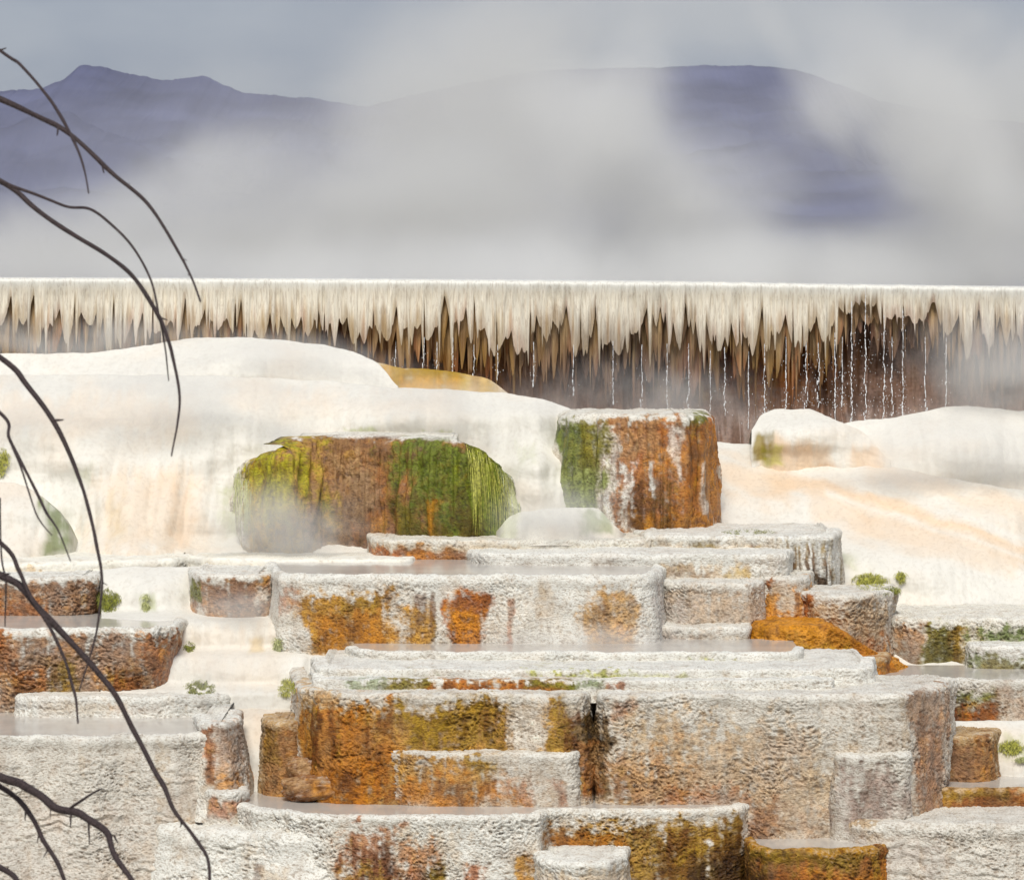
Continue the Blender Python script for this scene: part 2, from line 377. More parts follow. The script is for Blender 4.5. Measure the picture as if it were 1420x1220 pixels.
# ------------------------------------------------------------------ flowing white slopes and mounds
def relief(label, u0, u1, topline, vbot, knots, domes=(), patches=(), base='cream', px=2.0, amp=0.02, crk=0.008, back=0.7,
           seed=None, mat=None, name='travertine_mound', cat='mound', dipl=0.25, skew=0.0, flow=0.012, sides=0.0, wet=0.3, folds=0.09, shear=0.0):
    seed = (len(bpy.data.objects) * 2.9) if seed is None else seed
    nu = int((u1 - u0) / px) + 2
    u = np.linspace(u0, u1, nu)
    vt = np.interp(u, [p[0] for p in topline], [p[1] for p in topline])
    k = 5; ker = np.ones(2 * k + 1) / (2 * k + 1)
    vt = np.convolve(np.pad(vt, k, 'edge'), ker, 'valid')
    vt = vt + perlin(u / 40 + seed, 0, 0) * 2.0 + perlin(u / 12 + seed, 3, 0) * 0.8
    vbv = np.interp(u, [p[0] for p in vbot], [p[1] for p in vbot]) if not np.isscalar(vbot) else np.full(nu, float(vbot))
    nv = int((vbv - vt).max() / px) + 3
    t = np.linspace(0, 1, nv)[:, None]
    V_ = vt[None, :] + (vbv - vt)[None, :] * t
    U = np.repeat(u[None, :], nv, 0)
    kv = [q[0] for q in knots]; ky = [q[1] for q in knots]
    Y = np.interp(V_, kv, ky) + skew * (U - 0.5 * (u0 + u1)) / 100.0
    for (uc, vc, ru, rv, a) in domes:
        r2 = ((U - uc) / ru) ** 2 + ((V_ - vc) / rv) ** 2
        Y = Y - a * np.exp(-2.2 * r2)
    if sides:
        e = np.minimum(U - u0, u1 - U) / sides
        Y = Y + 0.35 * (1 - np.sqrt(np.clip(1 - (1 - np.clip(e, 0, 1)) ** 2, 0, 1)))
    # soften creases
    for _ in range(8):
        Y[1:-1] = (Y[:-2] + 2 * Y[1:-1] + Y[2:]) / 4
        Y[:, 1:-1] = (Y[:, :-2] + 2 * Y[:, 1:-1] + Y[:, 2:]) / 4
    Z = WZ(V_, Y); X = WX(U, Y)
    # rolled-back top
    tb = np.linspace(1, 0, 10, endpoint=False)[:, None]
    Yb = Y[0][None, :] + back * tb ** 1.3; Xb = X[0][None, :] + 0 * tb; Zb = Z[0][None, :] - dipl * (tb ** 2) * 0.8 + 0 * tb
    X = np.concatenate([Xb, X]); Y = np.concatenate([Yb, Y]); Z = np.concatenate([Zb, Z])
    fl = fbm(X * 7 + seed, Y * 3, Z * 1.2, 3) * flow + fbm(X * 1.5 + seed, Y * 1.5, Z * 3, 2) * amp
    fl = fl + folds * (np.abs(perlin(X * 2.6 + seed, Y * .4, Z * .55)) + .5 * np.abs(perlin(X * 6.1 + seed, Y * .8, Z * .9)) - .25) + 0.05 * perlin(X * .8, Y * .6 + seed, Z * 4.5)
    h = crinkle(X + seed, Y, Z, 0.10, 0.05)
    Y = Y - fl - (h - 0.4) * crk; Z = Z + (h - 0.4) * crk * 0.6
    V = np.stack([X.ravel(), Y.ravel(), Z.ravel()], 1)
    Yr = float(np.median(Y))
    # per-depth stain lookup: stains sit where the slope is, so use the slope's own depth
    col = paint_slope(V, base, patches, h.ravel(), seed, wet, shear, 1220.0)
    c = len(V) // 2
    org = (float(np.mean(X)), float(np.mean(Y)), float(Z.min()))
    o = new_obj(name, V, grid_faces(X.shape[0], nu), mat or M_SMOOTH, None, col, loc=org)
    return tag(o, label, cat)

def paint_slope(P, base, patches, hgt, seed, wet, shear=0.0, um=0.0):
    n = len(P); C = np.tile(KC['flow'] * (1.04 if base == 'white' else 1.0), (n, 1)); W = np.full(n, wet)
    x, y, z = P.T
    uu = x * F / y + HU; vv = (EYE - z) * F / y + HV
    vraw = vv
    if shear:
        z = z + shear * x; vv = vv - shear * (uu - um)
    wa = fbm(x * 3 + seed, y * 3, z * 3, 3); wb = fbm(x * 3 + 31 + seed, y * 3, z * 3, 3)
    st = fbm(x * 14 + seed, y * 3, z * 1.6, 3) if not shear else fbm(x * 1.2 + seed, y * 1.2, z * 7, 3); mo = fbm(x * 9 + 5, y * 9, z * 12, 3)
    wb2 = fbm(x * 1.1 + seed, y * 1.1, z * 2.2, 3)
    C = C * (1 + 0.025 * wa[:, None])
    C = lerp(C, KC['fpeach'], (0.30 * sstep(0.0, 0.9, wb2 + 0.12 * st))[:, None])
    for p in patches:
        kind, u0, v0, u1, v1, amt = p[:6]
        ed = p[6] if len(p) > 6 else 14.0
        mot = p[7] if len(p) > 7 else 0.5
        uw = uu + wa * ed * 0.9 + st * ed * 0.5; vw = vv + wb * ed * 0.9 + st * ed * 0.8
        if kind not in ('peach', 'white', 'grey') and shear: vw = vw + (vraw - vv)
        d = np.minimum(np.minimum(uw - u0, u1 - uw), np.minimum(vw - v0, v1 - vw))
        m = sstep(-ed, ed, d)
        m = np.clip(m * (1 + mot * ((0.2 if kind in ('peach', 'white', 'grey') else 0.6) * mo + (0.35 if kind in ('peach', 'white', 'grey') else .6) * st)), 0, 1) * amt
        ks = .07 if kind in ('peach', 'white', 'grey') else .2
        kc = KC[{'peach': 'fpeach', 'white': 'flow', 'cream': 'flow', 'grey': 'flow'}.get(kind, kind)] * np.clip(1 + ks * st + ks * .75 * mo, 0.5, 1.5)[:, None]
        C = lerp(C, kc, m[:, None])
    return np.concatenate([np.clip(C, 0.003, 0.88), W[:, None]], 1)


# ------------------------------------------------------------------ the terraces, front to back
# bottom: half-round pool terrace
terrace('long low terrace with half-round milky pool, white face left and rusty olive face right',
        [(292, 25.3), (300, 24.95), (350, 24.35), (430, 24.08), (520, 24.0), (690, 24.0), (748, 24.03), (757, 24.24), (800, 24.28),
         (900, 24.3), (990, 24.34), (1026, 24.44), (1040, 24.62), (1044, 24.9)], (1131, 24.0), (1270, 24.0),
        [('rust', 470, 1148, 560, 1290, .8, 14, 1.0), ('umber', 478, 1170, 550, 1290, .75, 12, 1.0), ('rust', 562, 1165, 604, 1290, .8, 9, 1.0),
         ('olive', 590, 1200, 615, 1290, .9, 7), ('rust', 642, 1195, 672, 1290, .85, 7, 1.0), ('ochre', 722, 1190, 748, 1290, .9, 6),
         ('tan', 560, 1155, 650, 1200, .3, 14), ('ochre', 760, 1150, 1040, 1260, .95, 13, .8), ('olive', 800, 1150, 1040, 1230, .6, 14, 1.0),
         ('umber', 900, 1165, 1045, 1260, .7, 14, 1.0), ('dark', 950, 1190, 1040, 1270, .75, 14, 1.0), ('rust', 760, 1160, 880, 1200, .6, 12),
         ('tan', 345, 1190, 380, 1240, .5, 8), ('umber', 357, 1165, 372, 1240, .5, 4)],
        base='white', crk=.022, lobe=.03, batter=.05, yback=25.6, seed=3, whiten=.45, dark=.75, lip=.03)
terrace('small white ledge in front of the dark olive wall at the bottom edge',
        [(740, 24.1), (752, 23.75), (800, 23.62), (845, 23.64), (868, 23.85), (878, 24.3)], (1194, 23.64), (1280, 23.64),
        [('tan', 745, 1205, 880, 1240, .55, 8)], base='white', crk=.018, top='rock', yback=24.35, dark=.6)
terrace('dark rusty ledge with thin brown pool, between the half-round pool terrace and pale corner slab',
        [(1028, 24.6), (1040, 24.2), (1060, 24.06), (1120, 24.02), (1195, 24.05), (1238, 24.25), (1250, 24.6)], (1177, 24.05), (1280, 24.0),
        [('umber', 1030, 1182, 1250, 1280, .9, 8), ('rust', 1060, 1196, 1240, 1260, .75, 14, 1.0), ('dark', 1030, 1200, 1075, 1280, .8, 14),
         ('olive', 1045, 1180, 1200, 1198, .6, 8), ('amber', 1120, 1215, 1230, 1270, .5, 14)],
        base='ochre', crk=.02, yback=24.75, whiten=.4, dark=.8)
terrace('wide pale grey rough slab filling the bottom right corner',
        [(1150, 25.0), (1160, 24.6), (1180, 24.4), (1225, 24.26), (1300, 24.2), (1380, 24.17), (1700, 24.1)], (1143, 24.2), (1280, 24.2),
        [('tan', 1140, 1125, 1240, 1165, .6, 10), ('ochre', 1210, 1090, 1700, 1128, .55, 12), ('mauve', 1180, 1160, 1320, 1210, .25, 24),
         ('umber', 1165, 1130, 1200, 1150, .4, 8)],
        base='grey', crk=.02, lobe=.035, top='rock', yback=25.05, lip=.06, batter=.12, whiten=.4, dark=.6, sx=.06, sz=.03, strata=.02)

# big central block and the ledges on it
terrace('largest central block, mustard stained on the left, grey white on the right, with dark cleft',
        [(402, 26.3), (411, 25.3), (420, 24.95), (445, 24.72), (520, 24.62), (640, 24.6), (780, 24.58), (812, 24.6), (824, 25.05), (834, 24.62),
         (900, 24.6), (1030, 24.62), (1100, 24.56), (1160, 24.6), (1245, 24.58), (1264, 24.66), (1290, 24.9), (1314, 25.15), (1322, 25.6)], (962, 24.6), (1290, 24.5),
        [('ochre', 405, 974, 800, 1150, .97, 12, .5), ('rust', 415, 978, 550, 1150, .7, 20, .9), ('olive', 560, 970, 705, 1040, .65, 16, .8),
         ('grey', 706, 975, 762, 1040, .85, 9, .9), ('olive', 765, 965, 805, 1045, .6, 9, .9), ('grey', 782, 965, 818, 995, .7, 8),
         ('umber', 790, 995, 835, 1110, .8, 8, .9), ('dark', 804, 992, 840, 1040, 1.0, 7, .4), ('dark', 818, 1022, 842, 1064, 1.0, 5, .5), ('dark', 831, 1055, 842, 1110, .95, 4, .5), ('umber', 425, 980, 440, 1070, .8, 6), ('umber', 455, 975, 468, 1050, .7, 6), ('umber', 500, 978, 512, 1040, .7, 5), ('umber', 528, 978, 548, 1020, .6, 6), ('umber', 640, 972, 655, 1020, .6, 6), ('umber', 672, 972, 684, 1030, .55, 5),  # dark patches paint the cleft's shade over its shallow notch
         ('rust', 808, 1030, 832, 1110, .8, 6), ('amber', 560, 1075, 740, 1110, .4, 16), ('tan', 405, 955, 470, 985, .6, 10),
         ('rust', 842, 1040, 965, 1125, .75, 22, 1.0), ('tan', 842, 1000, 1160, 1120, .45, 30, .8), ('umber', 842, 1070, 900, 1120, .4, 14, 1.0), ('rust', 1034, 1100, 1080, 1200, .85, 14), ('tan', 1040, 1060, 1165, 1180, .4, 24), ('mauve', 950, 1020, 1110, 1170, .28, 30),
         ('brown', 1030, 1120, 1160, 1170, .3, 22), ('tan', 900, 1000, 1060, 1100, .3, 30), ('rust', 920, 1090, 1040, 1115, .5, 10),
         ('brown', 1262, 960, 1330, 1200, .6, 10, .5), ('rust', 1266, 1000, 1320, 1200, .3, 14), ('dark', 405, 1070, 428, 1130, .8, 8), ('umber', 780, 985, 812, 1045, .7, 9, 1.0), ('rust', 842, 975, 870, 1000, .5, 6)],
        base='grey', crk=.024, lobe=.045, top='rock', yback=25.7, seed=21, whiten=.42, dark=.62, lip=.04, batter=.04, bulge=.02)
terrace('low stained ledge at the foot of the central block, left of the dark cleft',
        [(525, 24.75), (545, 24.6), (570, 24.52), (700, 24.47), (790, 24.46), (802, 24.5), (807, 24.72)], (1043, 24.5), (1122, 24.5),
        [('ochre', 520, 1046, 700, 1125, .85, 18, .8), ('rust', 520, 1080, 735, 1125, .55, 16), ('rust', 762, 1080, 785, 1125, .6, 7),
         ('olive', 640, 1046, 700, 1070, .5, 10)], base='grey', crk=.02, top='rock', yback=24.8, whiten=.4, dark=.55, batter=.02)
terrace('mauve stained square ledge on the right foot of the central block',
        [(1148, 24.72), (1160, 24.52), (1180, 24.46), (1250, 24.45), (1263, 24.5), (1268, 24.75)], (1046, 24.46), (1230, 24.38),
        [('plum', 1165, 1060, 1240, 1150, .65, 22, .9), ('mauve', 1140, 1080, 1270, 1150, .4, 22)], base='grey', crk=.022, top='rock',
        yback=24.7, whiten=.35, dark=.6, batter=.06)
terrace('thin shelf on top of the central block, moss and rust along its edge',
        [(430, 25.7), (436, 25.0), (460, 24.88), (700, 24.84), (1000, 24.84), (1150, 24.9), (1160, 25.6)], (943, 24.86), (966, 24.86),
        [('ochre', 540, 938, 800, 972, .8, 9, .9), ('rust', 590, 944, 800, 972, .9, 7, .7), ('moss', 470, 938, 600, 970, .6, 9, 1.0), ('rust', 840, 946, 870, 962, .8, 5),
         ('moss', 720, 943, 850, 956, .7, 7, 1.0), ('umber', 620, 956, 780, 968, .5, 6)],
        base='white', crk=.012, top='rock', yback=25.9, lip=.018, whiten=.5, dark=.7)
terrace('thin white shelf with a square right end, second step above the central block',
        [(432, 25.9), (437, 25.3), (470, 25.1), (700, 25.05), (1000, 25.05), (1195, 25.12), (1210, 25.2), (1215, 25.9)], (928, 25.08), (955, 25.08),
        [('moss', 560, 936, 620, 955, .5, 9, 1.0), ('lime', 730, 930, 880, 955, .75, 8, 1.0), ('moss', 770, 940, 860, 958, .6, 6, 1.0),
         ('lime', 880, 932, 960, 945, .5, 7, 1.0), ('tan', 440, 948, 560, 960, .4, 6)],
        base='white', crk=.012, top='rock', yback=26.4, lip=.02, whiten=.5, dark=.5)
terrace('uppermost thin white shelf holding the misty pool under the mid wall',
        [(481, 26.1), (486, 25.9), (520, 25.72), (700, 25.68), (1000, 25.64), (1098, 25.68), (1112, 25.8), (1116, 26.05)], (904, 25.68), (936, 25.68),
        [('grey', 500, 915, 800, 940, .5, 10), ('lime', 940, 916, 1030, 930, .6, 7, 1.0)], base='white', crk=.012, yback=26.7, lip=.025,
        whiten=.5, dark=.35)

# the mid wall
terrace('long mid wall with three rust patches between white faces',
        [(368, 27.6), (374, 26.8), (390, 26.5), (440, 26.42), (600, 26.4), (800, 26.38), (890, 26.4), (908, 26.5), (917, 26.8), (921, 27.6)],
        (797, 26.4), (915, 26.4),
        [('ochre', 418, 820, 545, 912, .97, 11, .6), ('olive', 470, 825, 520, 850, .5, 10), ('rust', 440, 850, 535, 905, .5, 12),
         ('rust', 385, 815, 425, 850, .6, 10), ('ochre', 556, 838, 600, 912, .92, 8, .8), ('umber', 593, 822, 605, 890, .7, 3, .8),
         ('umber', 574, 822, 586, 845, .6, 4), ('rust', 624, 820, 678, 905, .98, 7, .5), ('amber', 634, 845, 672, 905, .5, 8),
         ('tan', 690, 825, 800, 890, .22, 20), ('ochre', 822, 815, 885, 910, .75, 9, .7), ('umber', 824, 818, 840, 870, .4, 6),
         ('rust', 704, 830, 711, 895, .6, 3), ('mauve', 912, 800, 925, 900, .4, 6)],
        base='white', crk=.017, lobe=.035, yback=28.3, seed=41, whiten=.4, dark=.5, lip=.06, batter=.05)
terrace('short brown mauve wall left of the long mid wall, beside the white cascade',
        [(258, 27.6), (265, 27.05), (285, 26.85), (340, 26.82), (375, 26.9), (388, 27.4)], (797, 26.84), (862, 26.84),
        [('brown', 264, 803, 380, 870, .85, 9, .6), ('umber', 300, 805, 372, 850, .35, 16), ('moss', 262, 805, 275, 835, .7, 5)], base='white', crk=.018,
        top='rock', yback=28.0, batter=.02, whiten=.4, dark=.5)
terrace('flat white shelf standing in the misty pool in front of the green dome',
        [(260, 28.0), (300, 27.75), (400, 27.65), (560, 27.62), (574, 27.7), (578, 28.0)], (776, 27.62), (800, 27.62),
        [], base='cream', crk=.006, top='rock', yback=28.3, lip=.03, mat=M_SMOOTH, lobe=.02)
terrace('rust fronted shelf just under the brown and green dome',
        [(510, 28.6), (518, 28.05), (540, 27.92), (700, 27.9), (850, 27.95), (905, 28.0), (910, 28.5)], (749, 27.92), (800, 27.92),
        [('rust', 512, 758, 655, 800, .9, 6, .8), ('amber', 550, 765, 640, 800, .4, 9), ('tan', 512, 750, 720, 764, .5, 6)],
        base='cream', crk=.014, top='rock', yback=28.8, whiten=.5, dark=.6, lip=.025)
terrace('white block above the right half of the long mid wall, behind its pool',
        [(645, 28.1), (652, 27.6), (680, 27.42), (800, 27.36), (1000, 27.32), (1080, 27.32), (1094, 27.42), (1100, 28.1)], (768, 27.36), (850, 27.36),
        [('tan', 905, 782, 1045, 806, .5, 9, .9), ('umber', 915, 788, 985, 802, .4, 6, 1.0), ('gold', 1000, 790, 1050, 806, .5, 7)],
        base='white', crk=.016, top='rock', yback=28.2, whiten=.4, dark=.5, lobe=.03)
terrace('mauve grey block with a white top, right of the long mid wall',
        [(900, 27.5), (915, 27.05), (940, 26.93), (1000, 26.9), (1040, 26.95), (1058, 27.15), (1064, 27.5)], (808, 26.92), (880, 26.92),
        [('mauve', 915, 818, 1065, 880, .45, 16, .8), ('tan', 950, 815, 1060, 870, .4, 20)], base='grey', crk=.018, top='rock', yback=27.5,
        whiten=.45, dark=.55, batter=.05)
terrace('misty low ledge under the mauve grey block',
        [(890, 27.2), (905, 26.8), (935, 26.68), (1020, 26.64), (1038, 26.7), (1048, 27.1)], (869, 26.66), (935, 26.66),
        [('mauve', 920, 876, 1010, 935, .35, 14), ('tan', 960, 872, 1090, 935, .35, 14)], base='grey', crk=.016, top='rock', yback=27.2, whiten=.4, dark=.4)

# right hand group
terrace('ledge fringed with dripping white stalactites over brown, at the end of the upper shelf',
        [(880, 28.6), (900, 28.1), (960, 27.98), (1060, 27.93), (1125, 27.93), (1150, 28.02), (1161, 28.2), (1166, 28.8)], (743, 27.95), (830, 27.95),
        [('tan', 900, 748, 1075, 768, .4, 7), ('olive', 955, 748, 985, 765, .6, 5), ('umber', 1030, 748, 1050, 765, .5, 5),
         ('olive', 1080, 748, 1165, 832, .55, 8, 1.0), ('umber', 1088, 756, 1158, 832, .7, 6, .9), ('dark', 1105, 785, 1150, 832, .5, 6, 1.0)] + [('white', q, 742, q + w_, h_, .9, 2.2, .9) for q, w_, h_ in ((1082, 5, 800), (1092, 8, 780), (1104, 5, 822), (1113, 9, 795), (1126, 4, 830), (1135, 8, 800), (1148, 5, 826), (1156, 5, 790))],
        base='white', crk=.012, lobe=.05, flute=.05, top='rock', yback=29.3, whiten=.5, dark=.6, lip=.03)
terrace('pale rocky buttress right of the white upper block with a rust streak down its edge',
        [(1030, 27.9), (1045, 27.4), (1070, 27.28), (1105, 27.25), (1122, 27.4), (1130, 27.9)], (800, 27.3), (930, 27.3),
        [('rust', 1040, 803, 1064, 838, .95, 6, .5), ('amber', 1048, 828, 1078, 856, .95, 8, .5), ('amber', 1062, 846, 1112, 880, .95, 9, .5), ('tan', 1060, 800, 1110, 850, .3, 12),
         ('amber', 1098, 815, 1130, 930, .85, 8, .7)], base='grey', crk=.02, top='rock', yback=28.0, whiten=.4, dark=.5, batter=.12)
terrace('rough tan boulder-like block above the rusty apron, right of centre',
        [(1092, 27.8), (1108, 27.3), (1130, 27.15), (1180, 27.1), (1215, 27.2), (1234, 27.45), (1242, 27.9)], (823, 27.15), (935, 27.15),
        [('brown', 1110, 835, 1245, 935, .45, 16, .8), ('tan', 1100, 826, 1245, 935, .5, 14, .6), ('rust', 1180, 885, 1245, 935, .6, 14),
         ('rust', 1098, 826, 1130, 870, .85, 7)], base='grey', crk=.026, top='rock', yback=27.9, whiten=.6, dark=.6, batter=.02, lobe=.05)
terrace('glossy amber apron of flowing rusty travertine between the mid wall and the right pools',
        [(1030, 27.2), (1043, 26.8), (1070, 26.66), (1115, 26.6), (1160, 26.66), (1195, 26.8), (1225, 26.95), (1242, 27.25)], (866, 26.64), (945, 26.64),
        [('amber', 1000, 850, 1250, 950, .7, 10, .6), ('umber', 1040, 872, 1110, 886, .4, 6, 1.0), ('rust', 1150, 870, 1250, 950, .5, 14),
         ('gold', 1090, 900, 1180, 935, .5, 14)], base='amber', crk=.016, lobe=.08, top='rock', yback=27.4, whiten=.12, dark=.5, capstain=1, batter=.22, lip=.06,
        crown=[(1040, 0), (1150, 0), (1168, -8), (1240, -58)], wet=.7)
terrace('small rusty toe ledge at the right end of the amber apron',
        [(1150, 26.9), (1160, 26.62), (1185, 26.56), (1215, 26.58), (1228, 26.7), (1234, 27.0)], (913, 26.58), (945, 26.58),
        [('rust', 1150, 915, 1240, 945, .8, 7)], base='tan', crk=.016, top='rock', yback=27.2, whiten=.5, dark=.5)
terrace('low wall hung with dark green moss under the right white slope',
        [(1222, 28.0), (1234, 27.6), (1260, 27.46), (1320, 27.42), (1700, 27.36)], (858, 27.42), (950, 27.42),
        [('moss', 1278, 868, 1350, 945, .9, 9, .9), ('olive', 1285, 872, 1345, 935, .5, 10, 1.0), ('brown', 1228, 868, 1280, 950, .7, 9),
         ('moss', 1350, 868, 1700, 896, .85, 8, .9), ('ochre', 1318, 870, 1352, 945, .5, 8), ('dark', 1282, 880, 1330, 930, .4, 10, 1.0)],
        base='cream', crk=.022, top='rock', yback=28.6, whiten=.35, dark=.65, lip=.05)
terrace('small white-topped mossy block at the right edge, in front of the mossy wall',
        [(1338, 27.5), (1346, 27.15), (1370, 27.04), (1700, 27.0)], (896, 27.04), (945, 27.04),
        [('moss', 1340, 908, 1700, 945, .75, 8, 1.0), ('umber', 1355, 912, 1700, 945, .4, 8, 1.0)], base='white', crk=.02, top='rock', yback=27.5, whiten=.4, dark=.6)
terrace('grey terrace with a still pool at the right edge, rust hollow at its left foot',
        [(1190, 26.9), (1208, 26.5), (1240, 26.36), (1320, 26.26), (1700, 26.1)], (942, 26.25), (1030, 26.2),
        [('umber', 1300, 965, 1384, 1030, .9, 9, .6), ('rust', 1318, 975, 1376, 1030, .8, 9, .7), ('moss', 1315, 958, 1380, 972, .6, 6, 1.0),
         ('brown', 1385, 955, 1700, 1000, .4, 14), ('dark', 1312, 968, 1335, 1000, .5, 7)], base='grey', crk=.02, yback=27.3, whiten=.4, dark=.6)
terrace('squarish reddish brown boulder beside the central block, right side',
        [(1286, 25.95), (1298, 25.5), (1310, 25.42), (1345, 25.36), (1366, 25.4), (1378, 25.55), (1388, 26.0)], (1021, 25.4), (1092, 25.4),
        [('brown', 1280, 1026, 1395, 1100, .8, 8, .6), ('plum', 1300, 1030, 1350, 1080, .4, 14)], base='tan', crk=.022, top='rock', yback=26.2,
        whiten=.5, dark=.6, batter=.05)
terrace('flat rust and moss edged pool ledge at the right edge above the corner slab',
        [(1236, 25.5), (1256, 25.1), (1285, 25.0), (1350, 24.96), (1700, 24.9)], (1092, 25.0), (1140, 25.0),
        [('rust', 1230, 1098, 1700, 1140, .85, 8, .8), ('olive', 1262, 1096, 1400, 1110, .7, 5, 1.0), ('umber', 1300, 1108, 1700, 1130, .6, 8, 1.0)],
        base='tan', crk=.016, yback=25.9, whiten=.3, dark=.7)

# left hand group
terrace('huge white sloping buttress filling the lower left corner with a pool on top',
        [(-260, 24.5), (0, 24.56), (60, 24.62), (120, 24.58), (180, 24.7), (240, 24.68), (290, 24.78), (312, 25.0), (316, 25.6)], (1021, 24.6), (1290, 24.4),
        [('tan', 245, 1140, 275, 1220, .5, 9, .8), ('tan', 100, 1180, 300, 1270, .18, 30), ('mauve', -260, 1120, 300, 1280, .12, 40)],
        base='grey', crk=.020, lobe=.04, yback=26.1, lip=.05, batter=.36, whiten=.3, dark=.6, sx=.06, sz=.024, seed=77, strata=.028, rimv=1.6)
terrace('narrow crumbling rib with brown cracked edge, right of the huge white buttress',
        [(268, 25.3), (279, 24.86), (294, 24.7), (314, 24.72), (329, 24.9), (336, 25.5)], (1004, 24.7), (1130, 24.7),
        [('rust', 278, 1010, 300, 1090, .85, 5, .7), ('brown', 300, 1005, 340, 1095, .6, 8, .8), ('umber', 283, 1040, 296, 1090, .5, 4), ('amber', 300, 1080, 345, 1135, .6, 8)],
        base='white', crk=.022, top='rock', yback=26.0, whiten=.5, dark=.7, batter=.16)
terrace('small rusty step at the foot of the crumbling rib beside the milky pool',
        [(272, 24.9), (286, 24.58), (310, 24.5), (330, 24.54), (342, 24.7), (348, 25.2)], (1098, 24.55), (1140, 24.55),
        [('rust', 285, 1108, 345, 1135, .7, 6)], base='white', crk=.018, top='rock', yback=25.5, whiten=.5, dark=.6)
terrace('smooth white apron sloping down below the left end of the half-round pool',
        [(180, 24.9), (220, 24.5), (270, 24.34), (330, 24.22), (400, 24.05), (460, 24.1), (475, 24.4)], (1150, 24.3), (1290, 24.2),
        [('umber', 355, 1185, 372, 1260, .6, 4, .8), ('tan', 372, 1190, 400, 1260, .4, 8), ('tan', 330, 1160, 350, 1250, .2, 8)],
        base='white', crk=.018, top='rock', yback=25.2, lip=.1, batter=.3, whiten=.3, dark=.6, sx=.06, sz=.026, strata=.026, rimv=3)
terrace('wide reddish brown block at the left edge with a leaning right end',
        [(-260, 25.9), (0, 25.95), (120, 25.95), (215, 26.0), (246, 26.15), (256, 26.45), (258, 27.0)], (871, 25.97), (990, 25.97),
        [('brown', -260, 882, 262, 995, .8, 9, .8), ('rust', 20, 930, 60, 990, .7, 9), ('umber', 20, 950, 40, 995, .8, 6), ('rust', -260, 885, 30, 940, .55, 14),
         ('olive', 70, 920, 110, 990, .65, 9, .9), ('umber', 150, 925, 196, 985, .8, 6, .5), ('rust', 160, 935, 190, 985, .5, 6), ('rust', 195, 890, 260, 990, .55, 14)],
        base='white', crk=.028, lobe=.05, yback=27.2, whiten=.62, dark=.6, batter=-.10, lip=.05)
terrace('upper reddish brown block at the left edge, topmost of the two',
        [(-260, 26.95), (0, 27.0), (90, 27.0), (128, 27.1), (139, 27.3), (143, 27.9)], (801, 27.0), (872, 27.0),
        [('brown', -260, 808, 150, 880, .85, 7, .7), ('rust', -260, 830, 60, 880, .5, 12), ('umber', 110, 808, 145, 860, .4, 9)],
        base='white', crk=.026, top='rock', yback=28.2, whiten=.6, dark=.6, batter=-.02)
terrace('low white kerb-like ledge along the back of the left pool',
        [(14, 26.3), (24, 25.85), (60, 25.74), (200, 25.72), (280, 25.76), (318, 25.85), (326, 26.4)], (966, 25.74), (998, 25.74),
        [('tan', 60, 970, 160, 990, .35, 8), ('brown', 150, 974, 230, 988, .3, 6)], base='white', crk=.014, top='rock', yback=26.4, whiten=.4, dark=.5, lip=.04)
terrace('low white ledge on the pool behind the upper left brown block',
        [(-260, 27.6), (0, 27.55), (60, 27.55), (150, 27.7), (240, 27.9), (270, 28.3)], (779, 27.6), (810, 27.6),
        [('tan', 20, 783, 62, 795, .6, 5, 1.0)], base='cream', crk=.01, top='rock', yback=28.6, lip=.05, mat=M_SMOOTH)
terrace('small brown block at the left foot of the central block beside the white stream',
        [(362, 25.5), (370, 25.1), (384, 24.98), (405, 24.98), (422, 25.1), (430, 25.5)], (1002, 25.0), (1110, 25.0),
        [('brown', 360, 1008, 430, 1115, .8, 8, .7), ('olive', 365, 1012, 385, 1060, .4, 7)], base='tan', crk=.022, top='rock', yback=25.6, whiten=.55, dark=.6, batter=.06)

# ------------------------------------------------------------------ dome, pillar block and white slopes
o = terrace('rounded dome of brown and orange rock with green algae on both shoulders',
        [(322, 29.9), (328, 29.3), (342, 28.8), (372, 28.5), (405, 28.44), (436, 28.78), (475, 28.8), (530, 28.74), (562, 28.55), (600, 28.34), (640, 28.32), (680, 28.5), (706, 28.9), (716, 29.3), (719, 29.9)],
        (608, 28.42), (790, 28.42),
        [('brown', 310, 606, 740, 830, .97, 5, .3), ('umber', 430, 604, 580, 645, .5, 22, .9), ('tan', 478, 640, 522, 750, .6, 22), ('rust', 505, 640, 575, 820, .55, 26),
         ('umber', 535, 690, 560, 830, .55, 14), ('plum', 380, 670, 530, 830, .55, 34), ('gold', 315, 606, 440, 780, .85, 30, .4), ('olive', 300, 600, 400, 690, .6, 30, .5), ('lime', 340, 612, 425, 720, .7, 26, .5),
         ('moss', 556, 600, 745, 840, .97, 26, .25), ('umber', 565, 680, 655, 840, .5, 40, .6), ('dark', 575, 690, 650, 840, .4, 40, .6), ('amber', 592, 690, 608, 770, .5, 12, .5),
         ('lime', 648, 608, 690, 690, .65, 22, .8), ('moss', 655, 640, 740, 830, .6, 26, .5), ('sage', 696, 640, 740, 760, .55, 14, .9), ('white', 300, 640, 336, 830, .75, 8, 1.0), ('white', 708, 640, 745, 830, .8, 8, 1.0), ('white', 455, 604, 640, 611, .7, 3, 1.0)],
        base='cream', crk=.016, lobe=.07, flute=.07, top='rock', yback=30.0, lip=.2, capstain=0, batter=.0, bulge=.07, whiten=.2, dark=.5,
        crown=[(322, -50), (333, -34), (350, -22), (375, -14), (420, -9), (434, -2), (470, 0), (620, 0), (650, -4), (680, -16), (700, -34), (720, -70)],
        sx=.05, sz=.08, name='travertine_dome', cat='rock dome', rimv=.6, strata=0)
